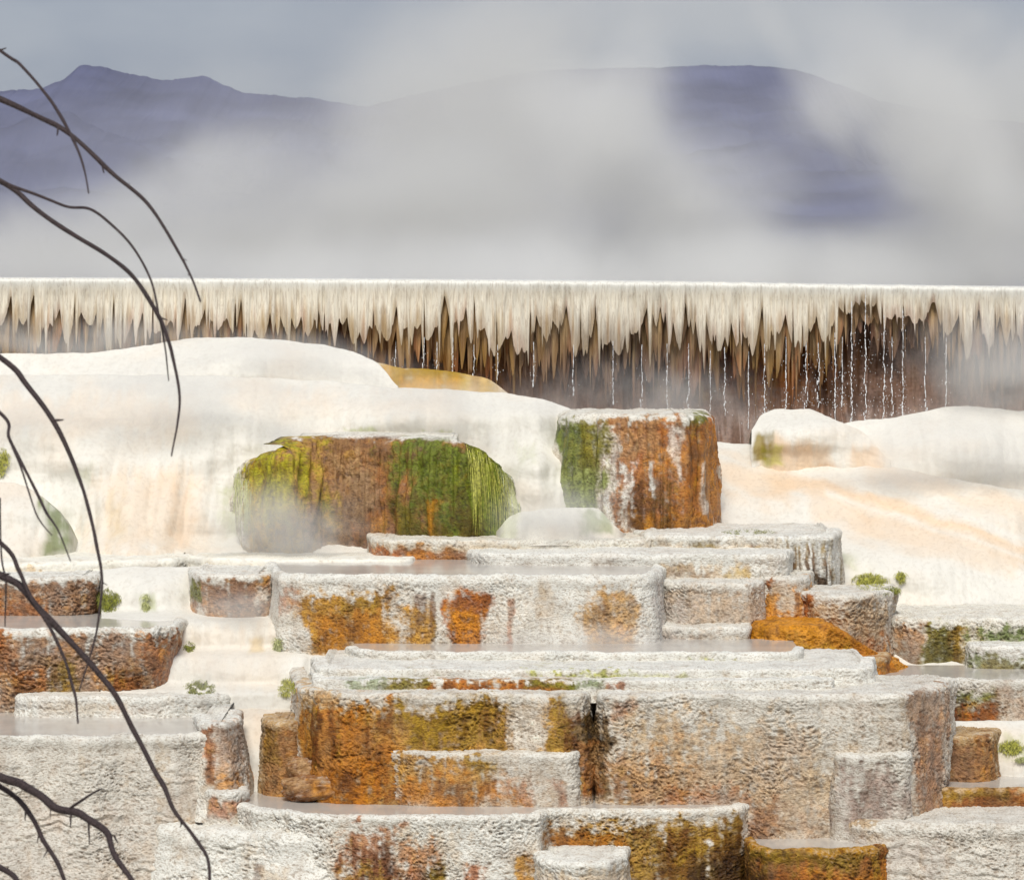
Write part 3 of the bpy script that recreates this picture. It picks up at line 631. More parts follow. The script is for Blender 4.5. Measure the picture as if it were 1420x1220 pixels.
terrace('tall upright block streaked rust orange and white with a green left side',
        [(772, 29.8), (778, 29.25), (792, 29.02), (834, 28.9), (860, 28.86), (900, 28.78), (945, 28.78), (970, 28.92), (982, 29.25), (986, 29.8)],
        (574, 28.85), (750, 28.85),
        [('rust', 832, 580, 1015, 770, .95, 8, .5), ('tan', 838, 576, 930, 640, .45, 20, .9), ('umber', 872, 680, 935, 770, .75, 18, .9), ('amber', 880, 712, 1010, 770, .6, 14),
         ('amber', 940, 600, 1010, 700, .45, 16), ('dark', 905, 660, 925, 735, .65, 8), ('dark', 878, 670, 892, 735, .5, 7), ('umber', 955, 585, 972, 690, .7, 8), ('rust', 925, 640, 975, 720, .5, 14),
         ('white', 832, 600, 856, 735, .85, 9, .8), ('white', 862, 640, 880, 735, .75, 8, .9), ('white', 903, 640, 912, 690, .8, 4, .9), ('white', 932, 590, 942, 668, .55, 5, .9), ('white', 973, 640, 980, 715, .5, 4, .8),  # narrow white strip nearest the right edge is a painted highlight
         ('moss', 770, 586, 834, 735, .95, 9, .25), ('olive', 796, 584, 836, 650, .5, 12, .3), ('sage', 770, 650, 836, 725, .55, 18), ('white', 776, 712, 836, 770, .6, 12), ('moss', 950, 573, 982, 590, .75, 5, .8)],
        base='cream', crk=.016, lobe=.055, flute=.06, top='rock', yback=29.9, lip=.09, batter=.07, bulge=.03, whiten=.25, dark=.55, sx=.05, sz=.09,
        name='travertine_pillar', cat='rock pillar')

relief('broad smooth white flow tinted peach, spilling down around the green dome',
       -260, 850, [(-260, 520), (0, 520), (100, 519), (300, 521), (450, 528), (540, 537), (640, 541), (700, 545), (760, 555), (800, 571), (850, 577)], 800,
       [(500, 30.7), (520, 30.4), (545, 30.0), (600, 29.65), (640, 29.35), (700, 29.1), (745, 28.95), (765, 28.7), (800, 28.6)],
       [(185, 770, 105, 160, .45), (740, 650, 70, 120, .35), (300, 590, 130, 60, .25), (560, 575, 180, 40, .25), (60, 600, 120, 50, .25), (730, 570, 90, 25, .15), (120, 640, 60, 60, .15)],
       [('peach', -80, 555, 260, 600, .35, 20), ('peach', 130, 660, 280, 770, .5, 30), ('amber', 235, 680, 262, 755, .12, 16), ('gold', 150, 690, 170, 750, .18, 12),
        ('sage', 100, 640, 125, 665, .3, 12), ('peach', 400, 545, 640, 575, .25, 20), ('sage', 306, 680, 330, 740, .5, 7, 1.0), ('sage', 478, 596, 530, 602, .6, 4, 1.0),
        ('sage', 585, 597, 625, 602, .6, 4, 1.0), ('grey', 470, 545, 780, 570, .3, 20), ('sage', 715, 615, 745, 640, .25, 8, 1.0), ('gold', 545, 500, 700, 537, .1, 10)],
       base='cream', amp=.05, crk=.008, seed=5)
relief('smooth white mound under the left part of the dripping rim', -260, 552,
       [(-260, 491), (120, 490), (185, 482), (230, 474), (290, 467), (350, 469), (400, 472), (450, 478), (490, 488), (525, 503), (545, 527), (552, 540)], 570,
       [(460, 31.5), (480, 31.2), (500, 30.95), (512, 30.85), (520, 30.75), (545, 30.6), (570, 30.5)], [(340, 510, 220, 50, .25)],
       [('grey', 100, 500, 560, 530, .25, 20)], base='white', amp=.03, seed=8)
relief('golden ochre bank of rock half hidden beneath the rim beside the left white mound', 505, 745,
       [(505, 498), (530, 505), (560, 511), (600, 512), (640, 517), (680, 526), (705, 545), (735, 575)], 585, [(490, 31.6), (520, 31.45), (560, 31.3)], [],
       [('gold', 500, 490, 680, 560, .9, 14), ('ochre', 520, 495, 640, 545, .75, 12, .9), ('olive', 560, 500, 640, 522, .6, 8, 1.0), ('olive', 545, 500, 556, 540, .5, 4), ('umber', 655, 505, 665, 545, .5, 4), ('tan', 655, 510, 740, 560, .6, 12)], base='cream', amp=.02, crk=.012, seed=9)
relief('small rounded white dome at the left edge with a green streak on its shoulder', -200, 108,
       [(-200, 690), (0, 668), (30, 672), (60, 690), (85, 712), (98, 735), (108, 758)], 775, [(660, 28.75), (700, 28.5), (775, 28.4)], [(10, 770, 110, 120, .3)],
       [('moss', 64, 695, 100, 770, .7, 14, .9), ('lime', -60, 625, 12, 660, .5, 6)], base='cream', seed=10, sides=20, amp=.02)
relief('little white dome splashed with water between the green dome and the tall block', 686, 868,
       [(686, 742), (700, 722), (715, 711), (745, 706), (800, 704), (830, 704), (845, 722), (868, 742)], 756, [(700, 28.35), (756, 28.1)], [(760, 760, 90, 60, .2)],
       [('sage', 690, 715, 720, 750, .4, 8, 1.0), ('moss', 805, 708, 850, 742, .55, 8, .8)], base='cream', seed=12, sides=14, amp=.02, px=1.8)
relief('wide peach and white travertine slope descending to the right edge', 940, 1760,
       [(940, 612), (1000, 613), (1045, 616), (1100, 625), (1200, 640), (1300, 660), (1760, 740)], 890,
       [(600, 31.0), (640, 30.5), (700, 29.9), (760, 29.3), (800, 28.9), (850, 28.55), (890, 28.3)],
       [(1380, 700, 200, 90, .4), (1150, 690, 150, 50, .2), (1250, 780, 200, 60, .25)],
       [('peach', 985, 690, 1100, 745, .55, 18), ('peach', 1060, 688, 1500, 722, .85, 14), ('peach', 1130, 722, 1400, 748, .5, 12), ('white', 1150, 706, 1420, 714, .7, 6), ('peach', 1200, 640, 1500, 668, .45, 14), ('white', 990, 770, 1250, 840, .4, 30),
        ('moss', 1000, 735, 1075, 742, .6, 6, .9), ('sage', 1165, 765, 1190, 790, .3, 8, 1.0)], base='cream', skew=.03, amp=.05, seed=14, shear=.30, folds=.05)
relief('white hump with peach hollows and an olive tip below the right end of the rim', 1042, 1235,
       [(1042, 605), (1048, 580), (1060, 571), (1080, 566), (1100, 569), (1125, 566), (1150, 578), (1175, 590), (1200, 600), (1235, 640)], 668,
       [(560, 31.0), (590, 30.6), (620, 30.35), (668, 30.3)], [(1120, 600, 90, 40, .3)],
       [('peach', 1060, 612, 1150, 665, .9, 10, .6), ('peach', 1185, 622, 1225, 665, .9, 9, .5), ('amber', 1135, 640, 1165, 660, .3, 8), ('olive', 1046, 602, 1072, 640, .85, 5, .7), ('lime', 1060, 620, 1085, 645, .6, 5, .8)], base='white', seed=16, amp=.03, px=1.8, crk=.01, back=.4)
relief('misty white mound against the rim at the right edge', 1150, 1760,
       [(1150, 596), (1180, 584), (1250, 578), (1310, 564), (1340, 562), (1400, 569), (1760, 580)], 700,
       [(560, 31.2), (590, 30.8), (640, 30.5), (700, 30.3)], [(1350, 620, 160, 70, .35)], [], base='white', seed=18, amp=.04)
relief('white cascade stepping down between the left brown blocks and the mid wall', 140, 560,
       [(140, 792), (170, 786), (270, 785), (380, 790), (420, 800), (470, 840), (500, 880), (560, 905)], 1010,
       [(780, 27.6), (800, 27.35), (846, 27.15), (853, 26.95), (857, 26.75), (902, 26.6), (907, 26.35), (950, 26.25), (956, 26.0), (1010, 25.85)],
       [(215, 830, 60, 45, .15), (330, 880, 160, 30, .12), (330, 930, 120, 30, .12)],
       [('gold', 345, 885, 365, 905, .4, 5, 1.0), ('sage', 195, 825, 215, 845, .5, 5, 1.0), ('peach', 250, 870, 420, 900, .25, 18), ('peach', 260, 905, 400, 950, .25, 18)], base='cream', seed=20, amp=.03, back=.3)
relief('narrow white stream channel running down to the half-round pool', 296, 420,
       [(296, 985), (340, 982), (420, 985)], 1125, [(980, 25.9), (1000, 25.65), (1090, 25.35), (1104, 25.2), (1125, 24.95)], [(360, 1060, 40, 80, .1)],
       [('peach', 320, 990, 400, 1050, .3, 16)], base='cream', seed=22, amp=.02)
relief('small white waterfall slope with green tufts at the right edge beside the reddish boulder', 1300, 1760,
       [(1300, 1002), (1340, 1000), (1760, 1000)], 1100, [(995, 26.05), (1010, 25.9), (1080, 25.7), (1100, 25.5)], [(1420, 1050, 60, 50, .12)],
       [('sage', 1388, 1025, 1420, 1050, .45, 8, 1.0)], base='cream', seed=24, amp=.02)
relief('white travertine bank filling the steps behind the lower terraces', -270, 1760, [(-270, 790), (300, 800), (900, 830), (1760, 890)], 1290,
       [(780, 28.9), (860, 28.2), (900, 27.6), (940, 27.2), (1000, 26.6), (1100, 25.9), (1180, 25.3), (1290, 24.9)], [], [], base='white', px=7, seed=26, name='travertine_bank', cat='bank')

# ------------------------------------------------------------------ boulders at the foot of the central block
def boulder(label, u, v, Y, ru, rv, ry, base, patches, seed):
    nu, nv = 96, 48
    th = np.linspace(0, 2 * math.pi, nu)[None, :]; ph = np.linspace(0.02, math.pi - 0.02, nv)[:, None]
    sx, sy, sz = np.sin(ph) * np.cos(th), np.sin(ph) * np.sin(th), np.cos(ph) + 0 * th
    def sq(a, p): return np.sign(a) * np.abs(a) ** p
    sx, sy, sz = sq(sx, .75), sq(sy, .75), sq(sz, .7)
    n = 1 + 0.22 * fbm(sx * 1.3 + seed, sy * 1.3, sz * 1.3, 3)
    k = Y / F
    c = PT(u, v, Y)
    X, Yy, Z = c[0] + sx * n * ru * k, c[1] + sy * n * ry, c[2] + sz * n * rv * k
    h = crinkle(X + seed, Yy, Z, .05, .04)
    Z = Z + (h - .4) * .012; Yy = Yy - (h - .4) * .012
    V = np.stack([X.ravel(), Yy.ravel(), Z.ravel()], 1)
    col = paint(V, Y, base, patches, h.ravel(), .4, .5, seed, .5)
    o = new_obj('travertine_boulder', V, grid_faces(nv, nu)[:, ::-1], M_ROCK, None, col, loc=c)
    return tag(o, label, 'boulder')
boulder('rounded tan boulder, upper of two in the corner left of the central block', 424, 1070, 24.95, 26, 20, .14, 'brown', [('tan', 395, 1050, 450, 1075, .5, 8)], 3)
boulder('flat wet tan boulder in the pool corner, lower of two beside the central block', 440, 1092, 24.8, 50, 18, .16, 'brown', [('amber', 430, 1080, 470, 1105, .6, 8), ('tan', 385, 1070, 430, 1100, .4, 8), ('plum', 455, 1080, 490, 1110, .5, 8)], 7)

M_STEAMPOOL = simple_mat('steaming_pool_water', srgb(222, 220, 215), rough=0.75, spec=0.1, nscale=2.0, var=0.05, bump=0.1)
# ------------------------------------------------------------------ the long dripping rim
YR = 32.0
def rim_v(u): return np.interp(u, [-300, 0, 500, 1000, 1150, 1500, 1800], [384, 385, 387, 391, 394, 399, 402])
rim = thing('dripping_rim_wall', 'long straight rim wall across the picture, cream dripstone curtain hanging over a dark brown recess', 'rim wall', PT(700, 610, YR))
rloc = rim.location.copy()
# recessed back wall; gap shade and mauve haze painted in with dark and plum
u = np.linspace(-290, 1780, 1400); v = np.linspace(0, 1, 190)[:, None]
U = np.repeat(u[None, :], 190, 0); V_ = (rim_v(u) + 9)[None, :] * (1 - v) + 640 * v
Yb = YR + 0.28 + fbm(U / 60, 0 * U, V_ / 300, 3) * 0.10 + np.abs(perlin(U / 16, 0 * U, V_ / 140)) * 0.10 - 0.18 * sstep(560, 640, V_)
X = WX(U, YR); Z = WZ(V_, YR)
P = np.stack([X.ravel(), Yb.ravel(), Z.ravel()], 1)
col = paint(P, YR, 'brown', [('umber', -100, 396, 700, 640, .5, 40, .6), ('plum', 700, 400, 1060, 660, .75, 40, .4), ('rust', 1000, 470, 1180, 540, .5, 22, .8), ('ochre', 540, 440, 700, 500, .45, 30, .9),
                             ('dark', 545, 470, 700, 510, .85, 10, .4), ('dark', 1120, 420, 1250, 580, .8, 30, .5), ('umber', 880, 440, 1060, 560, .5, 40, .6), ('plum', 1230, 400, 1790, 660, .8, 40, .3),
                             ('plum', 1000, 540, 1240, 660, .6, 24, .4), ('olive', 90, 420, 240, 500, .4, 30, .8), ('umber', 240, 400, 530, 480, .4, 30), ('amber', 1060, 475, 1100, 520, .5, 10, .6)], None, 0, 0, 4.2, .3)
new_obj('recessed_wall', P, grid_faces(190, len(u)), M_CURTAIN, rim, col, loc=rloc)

def teeth(u, seed, wmin, wmax, lfun, power, slit=0.0):
    r = np.random.RandomState(seed)
    L = np.zeros_like(u); c = u[0] - 20
    while c < u[-1] + 20:
        w = r.uniform(wmin, wmax) * (1.8 if r.rand() < .15 else 1)
        ln = lfun(c) * r.uniform(.58, 1.02) * (1 + .34 * float(perlin(c / 60 + seed, 0, 0)) + .12 * float(perlin(c / 17 + seed, 3, 0)))
        lean = r.uniform(-.35, .35); pw = power * r.uniform(.75, 1.35)
        d = (u - c) / w
        d = np.where(d < 0, d / (1 - lean), d / (1 + lean))
        L = np.maximum(L, ln * np.clip(1 - np.abs(d) ** pw, 0, 1))
        c += w * r.uniform(.4, 1.2)
    # thin hanging drips
    c = u[0]
    while c < u[-1]:
        w = r.uniform(1.6, 3.6)
        L = np.maximum(L, lfun(c) * r.uniform(.8, 1.22) * np.clip(1 - np.abs((u - c) / w) ** 1.2 * .55, 0, 1) * (np.abs(u - c) < w * 1.6))
        c += r.uniform(9, 42)
    # narrow slits between them
    if slit:
        c = u[0]
        while c < u[-1]:
            w = r.uniform(1.3, 3.4); top = lfun(c) * r.uniform(.22, .7)
            d = np.abs(u - c - r.uniform(-1, 1)) / w
            L = np.where(d < 1, np.minimum(L, top + (lfun(c) * .8) * d ** 1.6), L)
            c += r.uniform(.4, 1.8) * slit
    return L
def curtain(name, yoff, seed, wmin, wmax, lfun, power, base, tipk, minl, label=None, lipw=0.32, slit=0.0, wallc='umber'):
    u = np.arange(-290, 1780, .8); n = len(u)
    L = np.maximum(teeth(u, seed, wmin, wmax, lfun, power, slit), minl + 8 * perlin(u / 9, seed, 0))
    L = np.maximum(L + 2.5 * perlin(u / 2.6, seed + 3, 0) + 3 * perlin(u / 30, seed + 3, 7), 6)
    zt = WZ(rim_v(u), YR) - .35 * max(0, yoff) + 0.010 * perlin(u / 18, seed, 0) + .006 * perlin(u / 5, seed, 2)
    rows = []
    k = YR / F
    for s in np.linspace(lipw, 0.062, 5): rows.append((YR + yoff + s, zt - .0 * u, 0 * u - 1))
    nr = 52
    rad = .05
    for t in np.linspace(0, 1, nr):
        d = L * t * k
        o = np.where(d < rad, rad - np.sqrt(np.clip(rad ** 2 - (rad - d) ** 2, 0, None)), 0)
        rib = (0.05 * np.abs(perlin(u / 13 + seed, d * 1.2, 0)) + 0.03 * np.abs(perlin(u / 4.5 + seed, d * 2, 3))) * sstep(0, .2, d)
        rows.append((YR + yoff + o + rib + .02 * t - .05 * sstep(.08, .5, d) + .02 * perlin(u / 40, d * 2, seed), zt - d, 0 * u + t))
    X = np.repeat(WX(u, YR)[None, :], len(rows), 0)
    Y = np.stack([r[0] + 0 * u for r in rows]); Z = np.stack([r[1] for r in rows]); T = np.stack([r[2] for r in rows])
    P = np.stack([X.ravel(), Y.ravel(), Z.ravel()], 1)
    T = T.ravel(); D = ((zt[None, :] - Z) / k).ravel(); UU = np.repeat(u[None, :], len(rows), 0).ravel()
    C = np.tile(KC[base], (len(P), 1))
    st = fbm(UU / 6 + seed, D / 130, 0 * D, 3); st2 = fbm(UU / 26 + seed, D / 200, 0 * D + 4, 2); st3 = perlin(UU / 2.7 + seed, D / 70, 0 * D + 8)
    C = C * (1 + .10 * st3 + .06 * st)[:, None]
    C = lerp(C, KC['tan'], (0.55 * sstep(.1, .65, st + .35 * st3) * sstep(14, 70, D))[:, None])
    C = lerp(C, KC['umber'], (0.5 * sstep(.35, .8, st3 + .5 * st) * sstep(30, 80, D))[:, None])
    C = lerp(C, KC['white'] * .93, (sstep(20, 3, D))[:, None])
    tip = sstep(.45, 1.0, T + .3 * st) * tipk
    tint = np.where((st2 > .05)[:, None], KC['gold'][None, :], np.where((st2 < -.25)[:, None], KC['rust'][None, :], KC['tan'][None, :]))
    C = lerp(C, tint, (tip * .7)[:, None])
    C = lerp(C, KC[wallc], (sstep(.5, 1.0, T + .4 * st2 + .25 * st) * tipk * .75)[:, None])
    pl = sstep(690, 760, UU) * (1 - .75 * sstep(960, 1010, UU) * sstep(1190, 1150, UU)) * tipk
    C = lerp(C, KC['plum'], (pl * .6 * sstep(.3, .9, T))[:, None])
    col = np.concatenate([np.clip(C, .003, .86), np.full((len(P), 1), .4)], 1)
    return new_obj(name, P, grid_faces(len(rows), n), M_CURTAIN, rim, col, loc=rloc)
def lf_front(c):
    return float(np.interp(c, [-100, 0, 250, 420, 540, 640, 760, 900, 1080, 1165, 1178, 1200, 1225, 1290, 1320, 1500],
                           [104, 102, 92, 88, 92, 98, 106, 102, 106, 94, 64, 34, 72, 56, 92, 104]))
f = curtain('dripstone_curtain', -.02, 4, 4, 23, lf_front, 1.5, 'drip', .4, 24, slit=27)
b = curtain('dripstone_curtain', .08, 9, 6, 14, lambda c: lf_front(c) * 1.18 + 8, 1.3, 'tan', .75, 30, lipw=.2, slit=34)
e = curtain('dripstone_curtain', .17, 15, 7, 18, lambda c: lf_front(c) * 1.42 + 12, 1.3, 'tan', 1.1, 40, lipw=.15, slit=34, wallc='umber')
b['label'] = 'inner brown-tipped dripstone curtain showing between the cream teeth'
f['label'] = 'outer cream curtain of tapering dripstone teeth'
e['label'] = 'innermost dark brown dripstone fringe'
# thin water sheet on the spring pool behind the rim
uu = np.linspace(-330, 1820, 60); yy = np.linspace(0.25, 9.0, 6)[:, None]
X = np.repeat(WX(uu, YR)[None, :], 6, 0) * 1.0; Yp = YR + yy + 0 * X; Zp = np.repeat((WZ(rim_v(uu), YR) - .03)[None, :], 6, 0)
w = new_obj('spring_pool_water', np.stack([X.ravel(), Yp.ravel(), Zp.ravel()], 1), grid_faces(6, 60)[:, ::-1], M_STEAMPOOL, None)
struct(w)

# ------------------------------------------------------------------ falling strands of water, each a thing of its own
def blob_chain(name, label, u, vtop, vbot, Y, seed, dens=1.0, spread=2.0):
    r = np.random.RandomState(seed); k = Y / F
    V, Fc = [], []
    sph_t = np.linspace(0, 2 * math.pi, 7)[:-1]
    def blob(cu, cv, ru, rv):
        b = len(V)
        V.append((cu, cv - rv, 0))
        for ring in (-.55, .15, .7):
            rr = math.sqrt(1 - ring ** 2)
            for a in sph_t: V.append((cu + ru * rr * math.cos(a) * r.uniform(.75, 1.25), cv + rv * ring, ru * rr * math.sin(a)))
        V.append((cu, cv + rv, 0))
        for a in range(6):
            a2 = (a + 1) % 6
            Fc.append((b, b + 1 + a2, b + 1 + a, b + 1 + a))
            for q in range(2):
                p0 = b + 1 + q * 6
                Fc.append((p0 + a, p0 + a2, p0 + 6 + a2, p0 + 6 + a))
            Fc.append((b + 13 + a, b + 13 + a2, b + 19, b + 19))
    v = vtop; ph = r.uniform(0, 6)
    while v < vbot:
        f = (v - vtop) / max(1, vbot - vtop)
        w = spread * (.15 + f)
        cu = u + math.sin(v / 11 + ph) * w * .4 + math.sin(v / 4.3 + ph * 2) * w * .2 + r.normal() * w * .3
        rv = r.uniform(1.4, 4.6) * (1.2 - .5 * f); ru = r.uniform(.25, .8) * (.8 + .6 * f)
        blob(cu, v, ru, rv)
        for q in range(r.poisson((1.7 if 1080 < u < 1260 else .9) * dens * (f + .12))):
            DROPS.append((cu + r.normal() * w * 4.0, v + r.uniform(-4, 4), Y + r.normal() * .06, r.uniform(.28, .62), r.uniform(.4, 1.3)))
        v += rv * r.uniform(.8, 1.9)
    V = np.array(V)
    P = np.stack([WX(V[:, 0], Y), Y + V[:, 2] * k, WZ(V[:, 1], Y)], 1)
    Fc = [f if f[2] != f[3] else f[:3] for f in Fc]
    me = bpy.data.meshes.new(name); org = PT(u, vbot, Y)
    me.from_pydata([tuple(p - np.array(org)) for p in P], [], Fc); me.update()
    me.polygons.foreach_set('use_smooth', [True] * len(me.polygons))
    me.materials.append(M_FALL)
    o = bpy.data.objects.new(name, me); o.location = org; COL.objects.link(o)
    o['label'] = label; o['category'] = 'water strand'; o['group'] = 'strands of water falling from the long rim'
    return o
DROPS = []
strands = [(549, 478, 505, 'short'), (588, 470, 520, 'beaded'), (606, 478, 512, 'thin'), (628, 472, 520, 'thin'), (657, 480, 525, 'beaded'), (690, 480, 520, 'faint'),
           (740, 478, 530, 'faint'), (795, 480, 545, 'faint'), (850, 475, 555, 'faint'), (890, 480, 565, 'beaded'), (925, 480, 560, 'thin'), (955, 480, 575, 'beaded'), (985, 488, 600, 'thin'),
           (1005, 485, 570, 'beaded'), (1038, 490, 590, 'thin'), (1060, 480, 572, 'thick'), (1090, 470, 565, 'thin'), (1118, 478, 570, 'wide'), (1135, 480, 560, 'wide'), (1158, 465, 585, 'thick'), (1168, 470, 560, 'thin'),
           (1181, 420, 582, 'long wavy'), (1200, 400, 576, 'long straight'), (1226, 440, 575, 'wavy'), (1237, 470, 572, 'thick'), (1252, 430, 572, 'straight'), (1283, 470, 570, 'beaded'), (1312, 470, 568, 'faint')]
look = {'short': 'short broken strand', 'beaded': 'beaded strand', 'thin': 'thin thread', 'faint': 'faint hazy thread', 'thick': 'thick splashing strand', 'wide': 'wide spray of droplets',
        'long wavy': 'longest wavy strand', 'long straight': 'long straight strand', 'wavy': 'wavy strand', 'straight': 'straight strand'}
where = lambda u: ('above the golden bank' if u < 720 else 'before the mauve recess' if u < 960 else 'just right of the tall block' if u < 1045 else
                   'above the white hump' if u < 1175 else 'against the darkest gap' if u < 1260 else 'in mist near the right edge')
order = {}
for i, (u_, a_, b_, kd) in enumerate(strands):
    w_ = where(u_); order[w_] = order.get(w_, 0) + 1
    nth = ['first', 'second', 'third', 'fourth', 'fifth', 'sixth', 'seventh'][order[w_] - 1]
    lab = f'{look[kd]} of water {w_}, {nth} from left'
    blob_chain('falling_water_strand', lab, u_, a_, b_ + 6, 31.75 if u_ < 1040 else 31.6, 100 + i, 2.2 if kd == 'wide' else 1.2, 4.5 if kd == 'wide' else 1.2 if kd in ('thin', 'faint', 'straight') else 2.2)

# loose droplets thrown off the strands: nobody could count them
def droplets():
    V, Fc = [], []
    for (u, v, Y, ru, rv) in DROPS:
        k = Y / F; b = len(V); c = PT(u, v, Y)
        V += [(c[0], c[1], c[2] + rv * k), (c[0] + ru * k, c[1], c[2]), (c[0], c[1] - ru * k, c[2] - .1 * rv * k), (c[0] - ru * k, c[1], c[2]), (c[0], c[1] + ru * k, c[2]), (c[0], c[1], c[2] - rv * k)]
        Fc += [(b, b + 2, b + 1), (b, b + 3, b + 2), (b, b + 4, b + 3), (b, b + 1, b + 4), (b + 5, b + 1, b + 2), (b + 5, b + 2, b + 3), (b + 5, b + 3, b + 4), (b + 5, b + 4, b + 1)]
    o = new_obj('water_spray', np.array(V), np.array(Fc), M_FALL, None, None, loc=PT(1150, 580, 31.7))
    o['kind'] = 'stuff'; o['label'] = 'loose white droplets thrown off the falling strands under the rim'; o['category'] = 'spray'
droplets()

# ------------------------------------------------------------------ algae clumps: many short soft blades over a small mound
M_ALGA = simple_mat('wet_green_algae', srgb(126, 128, 40), rough=0.6, nscale=40, var=0.7, bump=0)
M_ALGA2 = simple_mat('bright_green_algae', srgb(166, 164, 70), rough=0.6, nscale=40, var=0.6, bump=0)
M_ALGA3 = simple_mat('washed_green_algae', srgb(176, 178, 118), rough=0.5, nscale=60, var=0.3, bump=0)
def strands_mesh(name, items, mat, parent=None, loc=None):
    """items: list of polylines [(P, w), ...] in world space -> one mesh of thin ribbons"""
    V, Fc = [], []
    for pts in items:
        b = len(V)
        for i, (p, w, sx, sy) in enumerate(pts):
            V.append((p[0] - sx * w, p[1] - sy * w, p[2])); V.append((p[0] + sx * w, p[1] + sy * w, p[2]))
            if i: Fc.append((b + 2 * i - 2, b + 2 * i - 1, b + 2 * i + 1, b + 2 * i))
    return new_obj(name, np.array(V), np.array(Fc), mat, parent, None, loc=loc)
bpy.context.view_layer.update()
DG = bpy.context.evaluated_depsgraph_get()
def on_rock(u, v):
    o = Vector((0, 0, EYE)); d = (Vector(PT(u, v, 20.0)) - o).normalized()
    ok, loc, nor, idx, ob, mt = SC.ray_cast(DG, o, d)
    return np.array(loc - d * .006) if ok else None
def clump(label, u, v, Y, ru, rv, mat, seed, n=420, hang=.9):
    n *= 4; r = np.random.RandomState(seed); k = Y / F; items = []
    for i in range(n):
        a, q = r.uniform(0, 2 * math.pi), math.sqrt(r.rand())
        du, dv = ru * q * math.cos(a), rv * q * math.sin(a)
        if perlin(np.array(du / 9.0 + seed), np.array(dv / 7.0), np.array(seed * 1.3)) < -.22: continue
        bul = math.sqrt(max(0, 1 - q * q)) * .015
        L = r.uniform(2.5, 8) * (rv / 14) ** .5
        if r.rand() < .75 * q ** 1.5: continue
        p0 = on_rock(u + du, v + dv)
        if p0 is None: continue
        p0 = p0 - np.array([0, bul, 0])
        p1 = p0 + np.array([r.normal() * 1.5 * k, -r.uniform(.008, .025), r.uniform(-.2, .25) * L * k])
        p2 = p1 + np.array([r.normal() * 2.5 * k, -.003, -hang * L * k])
        w = r.uniform(.25, .6) * k; t = r.uniform(0, math.pi)
        sx, sy = math.cos(t), math.sin(t) * .5
        items.append([(p0, w, sx, sy), (p1, w, sx, sy), (p2, w * .3, sx, sy)])
    o = strands_mesh('algae_clump', items, mat, None, PT(u, v + rv, Y))
    return tag(o, label, 'algae clump', 'green algae clumps on the white flow')
clump('dark green algae tuft at the right end of the upper left brown block', 150, 832, 27.05, 17, 17, M_ALGA, 1)
clump('thin streak of pale algae on the white flow between the two left walls', 203, 836, 27.0, 6, 14, M_ALGA3, 2, 160)
clump('tiny green tuft touching the right end of the wide left brown block', 263, 896, 26.2, 7, 9, M_ALGA, 3, 140)
clump('half-round dark green algae cushion on the white cascade left of centre', 278, 953, 25.95, 21, 11, M_ALGA, 4, 520)
clump('round olive algae cushion at the left shoulder of the central block', 398, 952, 25.95, 12, 13, M_ALGA2, 5, 320)
clump('faint olive algae fleck high on the white cascade below the mid wall', 385, 893, 26.45, 7, 10, M_ALGA3, 6, 120)
clump('bright green algae mat on the white slope above the tan boulder-like block', 1206, 806, 28.2, 26, 13, M_ALGA2, 7, 620)
clump('olive algae fringe just right of the bright green mat', 1234, 818, 28.05, 14, 6, M_ALGA, 8, 240)
clump('small lone green tuft highest on the right white slope', 1249, 799, 28.3, 8, 8, M_ALGA2, 9, 160)
clump('green algae patch on the small white waterfall slope at the right edge', 1402, 1034, 25.65, 18, 10, M_ALGA2, 10, 360)
clump('wisp of olive algae low on the small white waterfall slope at the right edge', 1418, 1052, 25.6, 12, 4, M_ALGA3, 11, 130)
clump('olive green strip of algae growing along the right slope beside the tall block', 1038, 737, 28.6, 38, 4, M_ALGA, 12, 360)
clump('yellow green algae strip at the left edge above the small white dome', 4, 640, 29.2, 9, 20, M_ALGA2, 13, 200)

# moss hair over the right shoulder of the dome, lying on the rock: a part of the dome
dome = [q for q in bpy.data.objects if q.name.startswith('travertine_dome')][0]
from mathutils.bvhtree import BVHTree
def drape(obj, specs, mat, name, n, seed, wid=(.5, 1.2), lift=.012):
    me = obj.data; L = obj.location
    nv = len(me.vertices); co = np.empty(nv * 3, np.float32); me.vertices.foreach_get('co', co); co = co.reshape(-1, 3)
    uu = (co[:, 0] + L[0]) * F / (co[:, 1] + L[1]) + HU; vv = (EYE - co[:, 2] - L[2]) * F / (co[:, 1] + L[1]) + HV
    ok = np.where((uu > specs[0] - 20) & (uu < specs[2] + 30))[0]
    tree = BVHTree.FromPolygons([tuple(c) for c in co], [tuple(p.vertices) for p in me.polygons])
    from mathutils import Vector
    r = np.random.RandomState(seed); items = []
    u0, v0, u1, v1 = specs
    for i in range(n):
        u = r.uniform(u0, u1); v = v0 + (u - u0) / (u1 - u0) * specs_slope + r.uniform(-4, 30)
        ln = r.uniform(30, 130); pts = []
        w = r.uniform(*wid)
        cu = u; curl = (u - 560) / 160 * r.uniform(1.5, 4.5) if u > 560 else -1.0
        for q in range(9):
            vv_ = v + ln * q / 8.0
            if vv_ > v1: break
            cu += curl * max(0, 1 - q / 6) + r.normal() * .35
            p = np.array(PT(cu, vv_, 27.0)); org = Vector((0, 0, EYE)); dirv = (Vector(p) - org).normalized()
            hit = tree.ray_cast(org - Vector(L), dirv)
            if hit[0] is None: break
            h = np.array(hit[0]) + np.array(L) - np.array(dirv) * lift
            pts.append((h, w * h[1] / F * (1 - .08 * q), 1.0, 0.0))
        if len(pts) > 2: items.append(pts)
    return strands_mesh(name, items, mat, obj, tuple(L))
specs_slope = 34
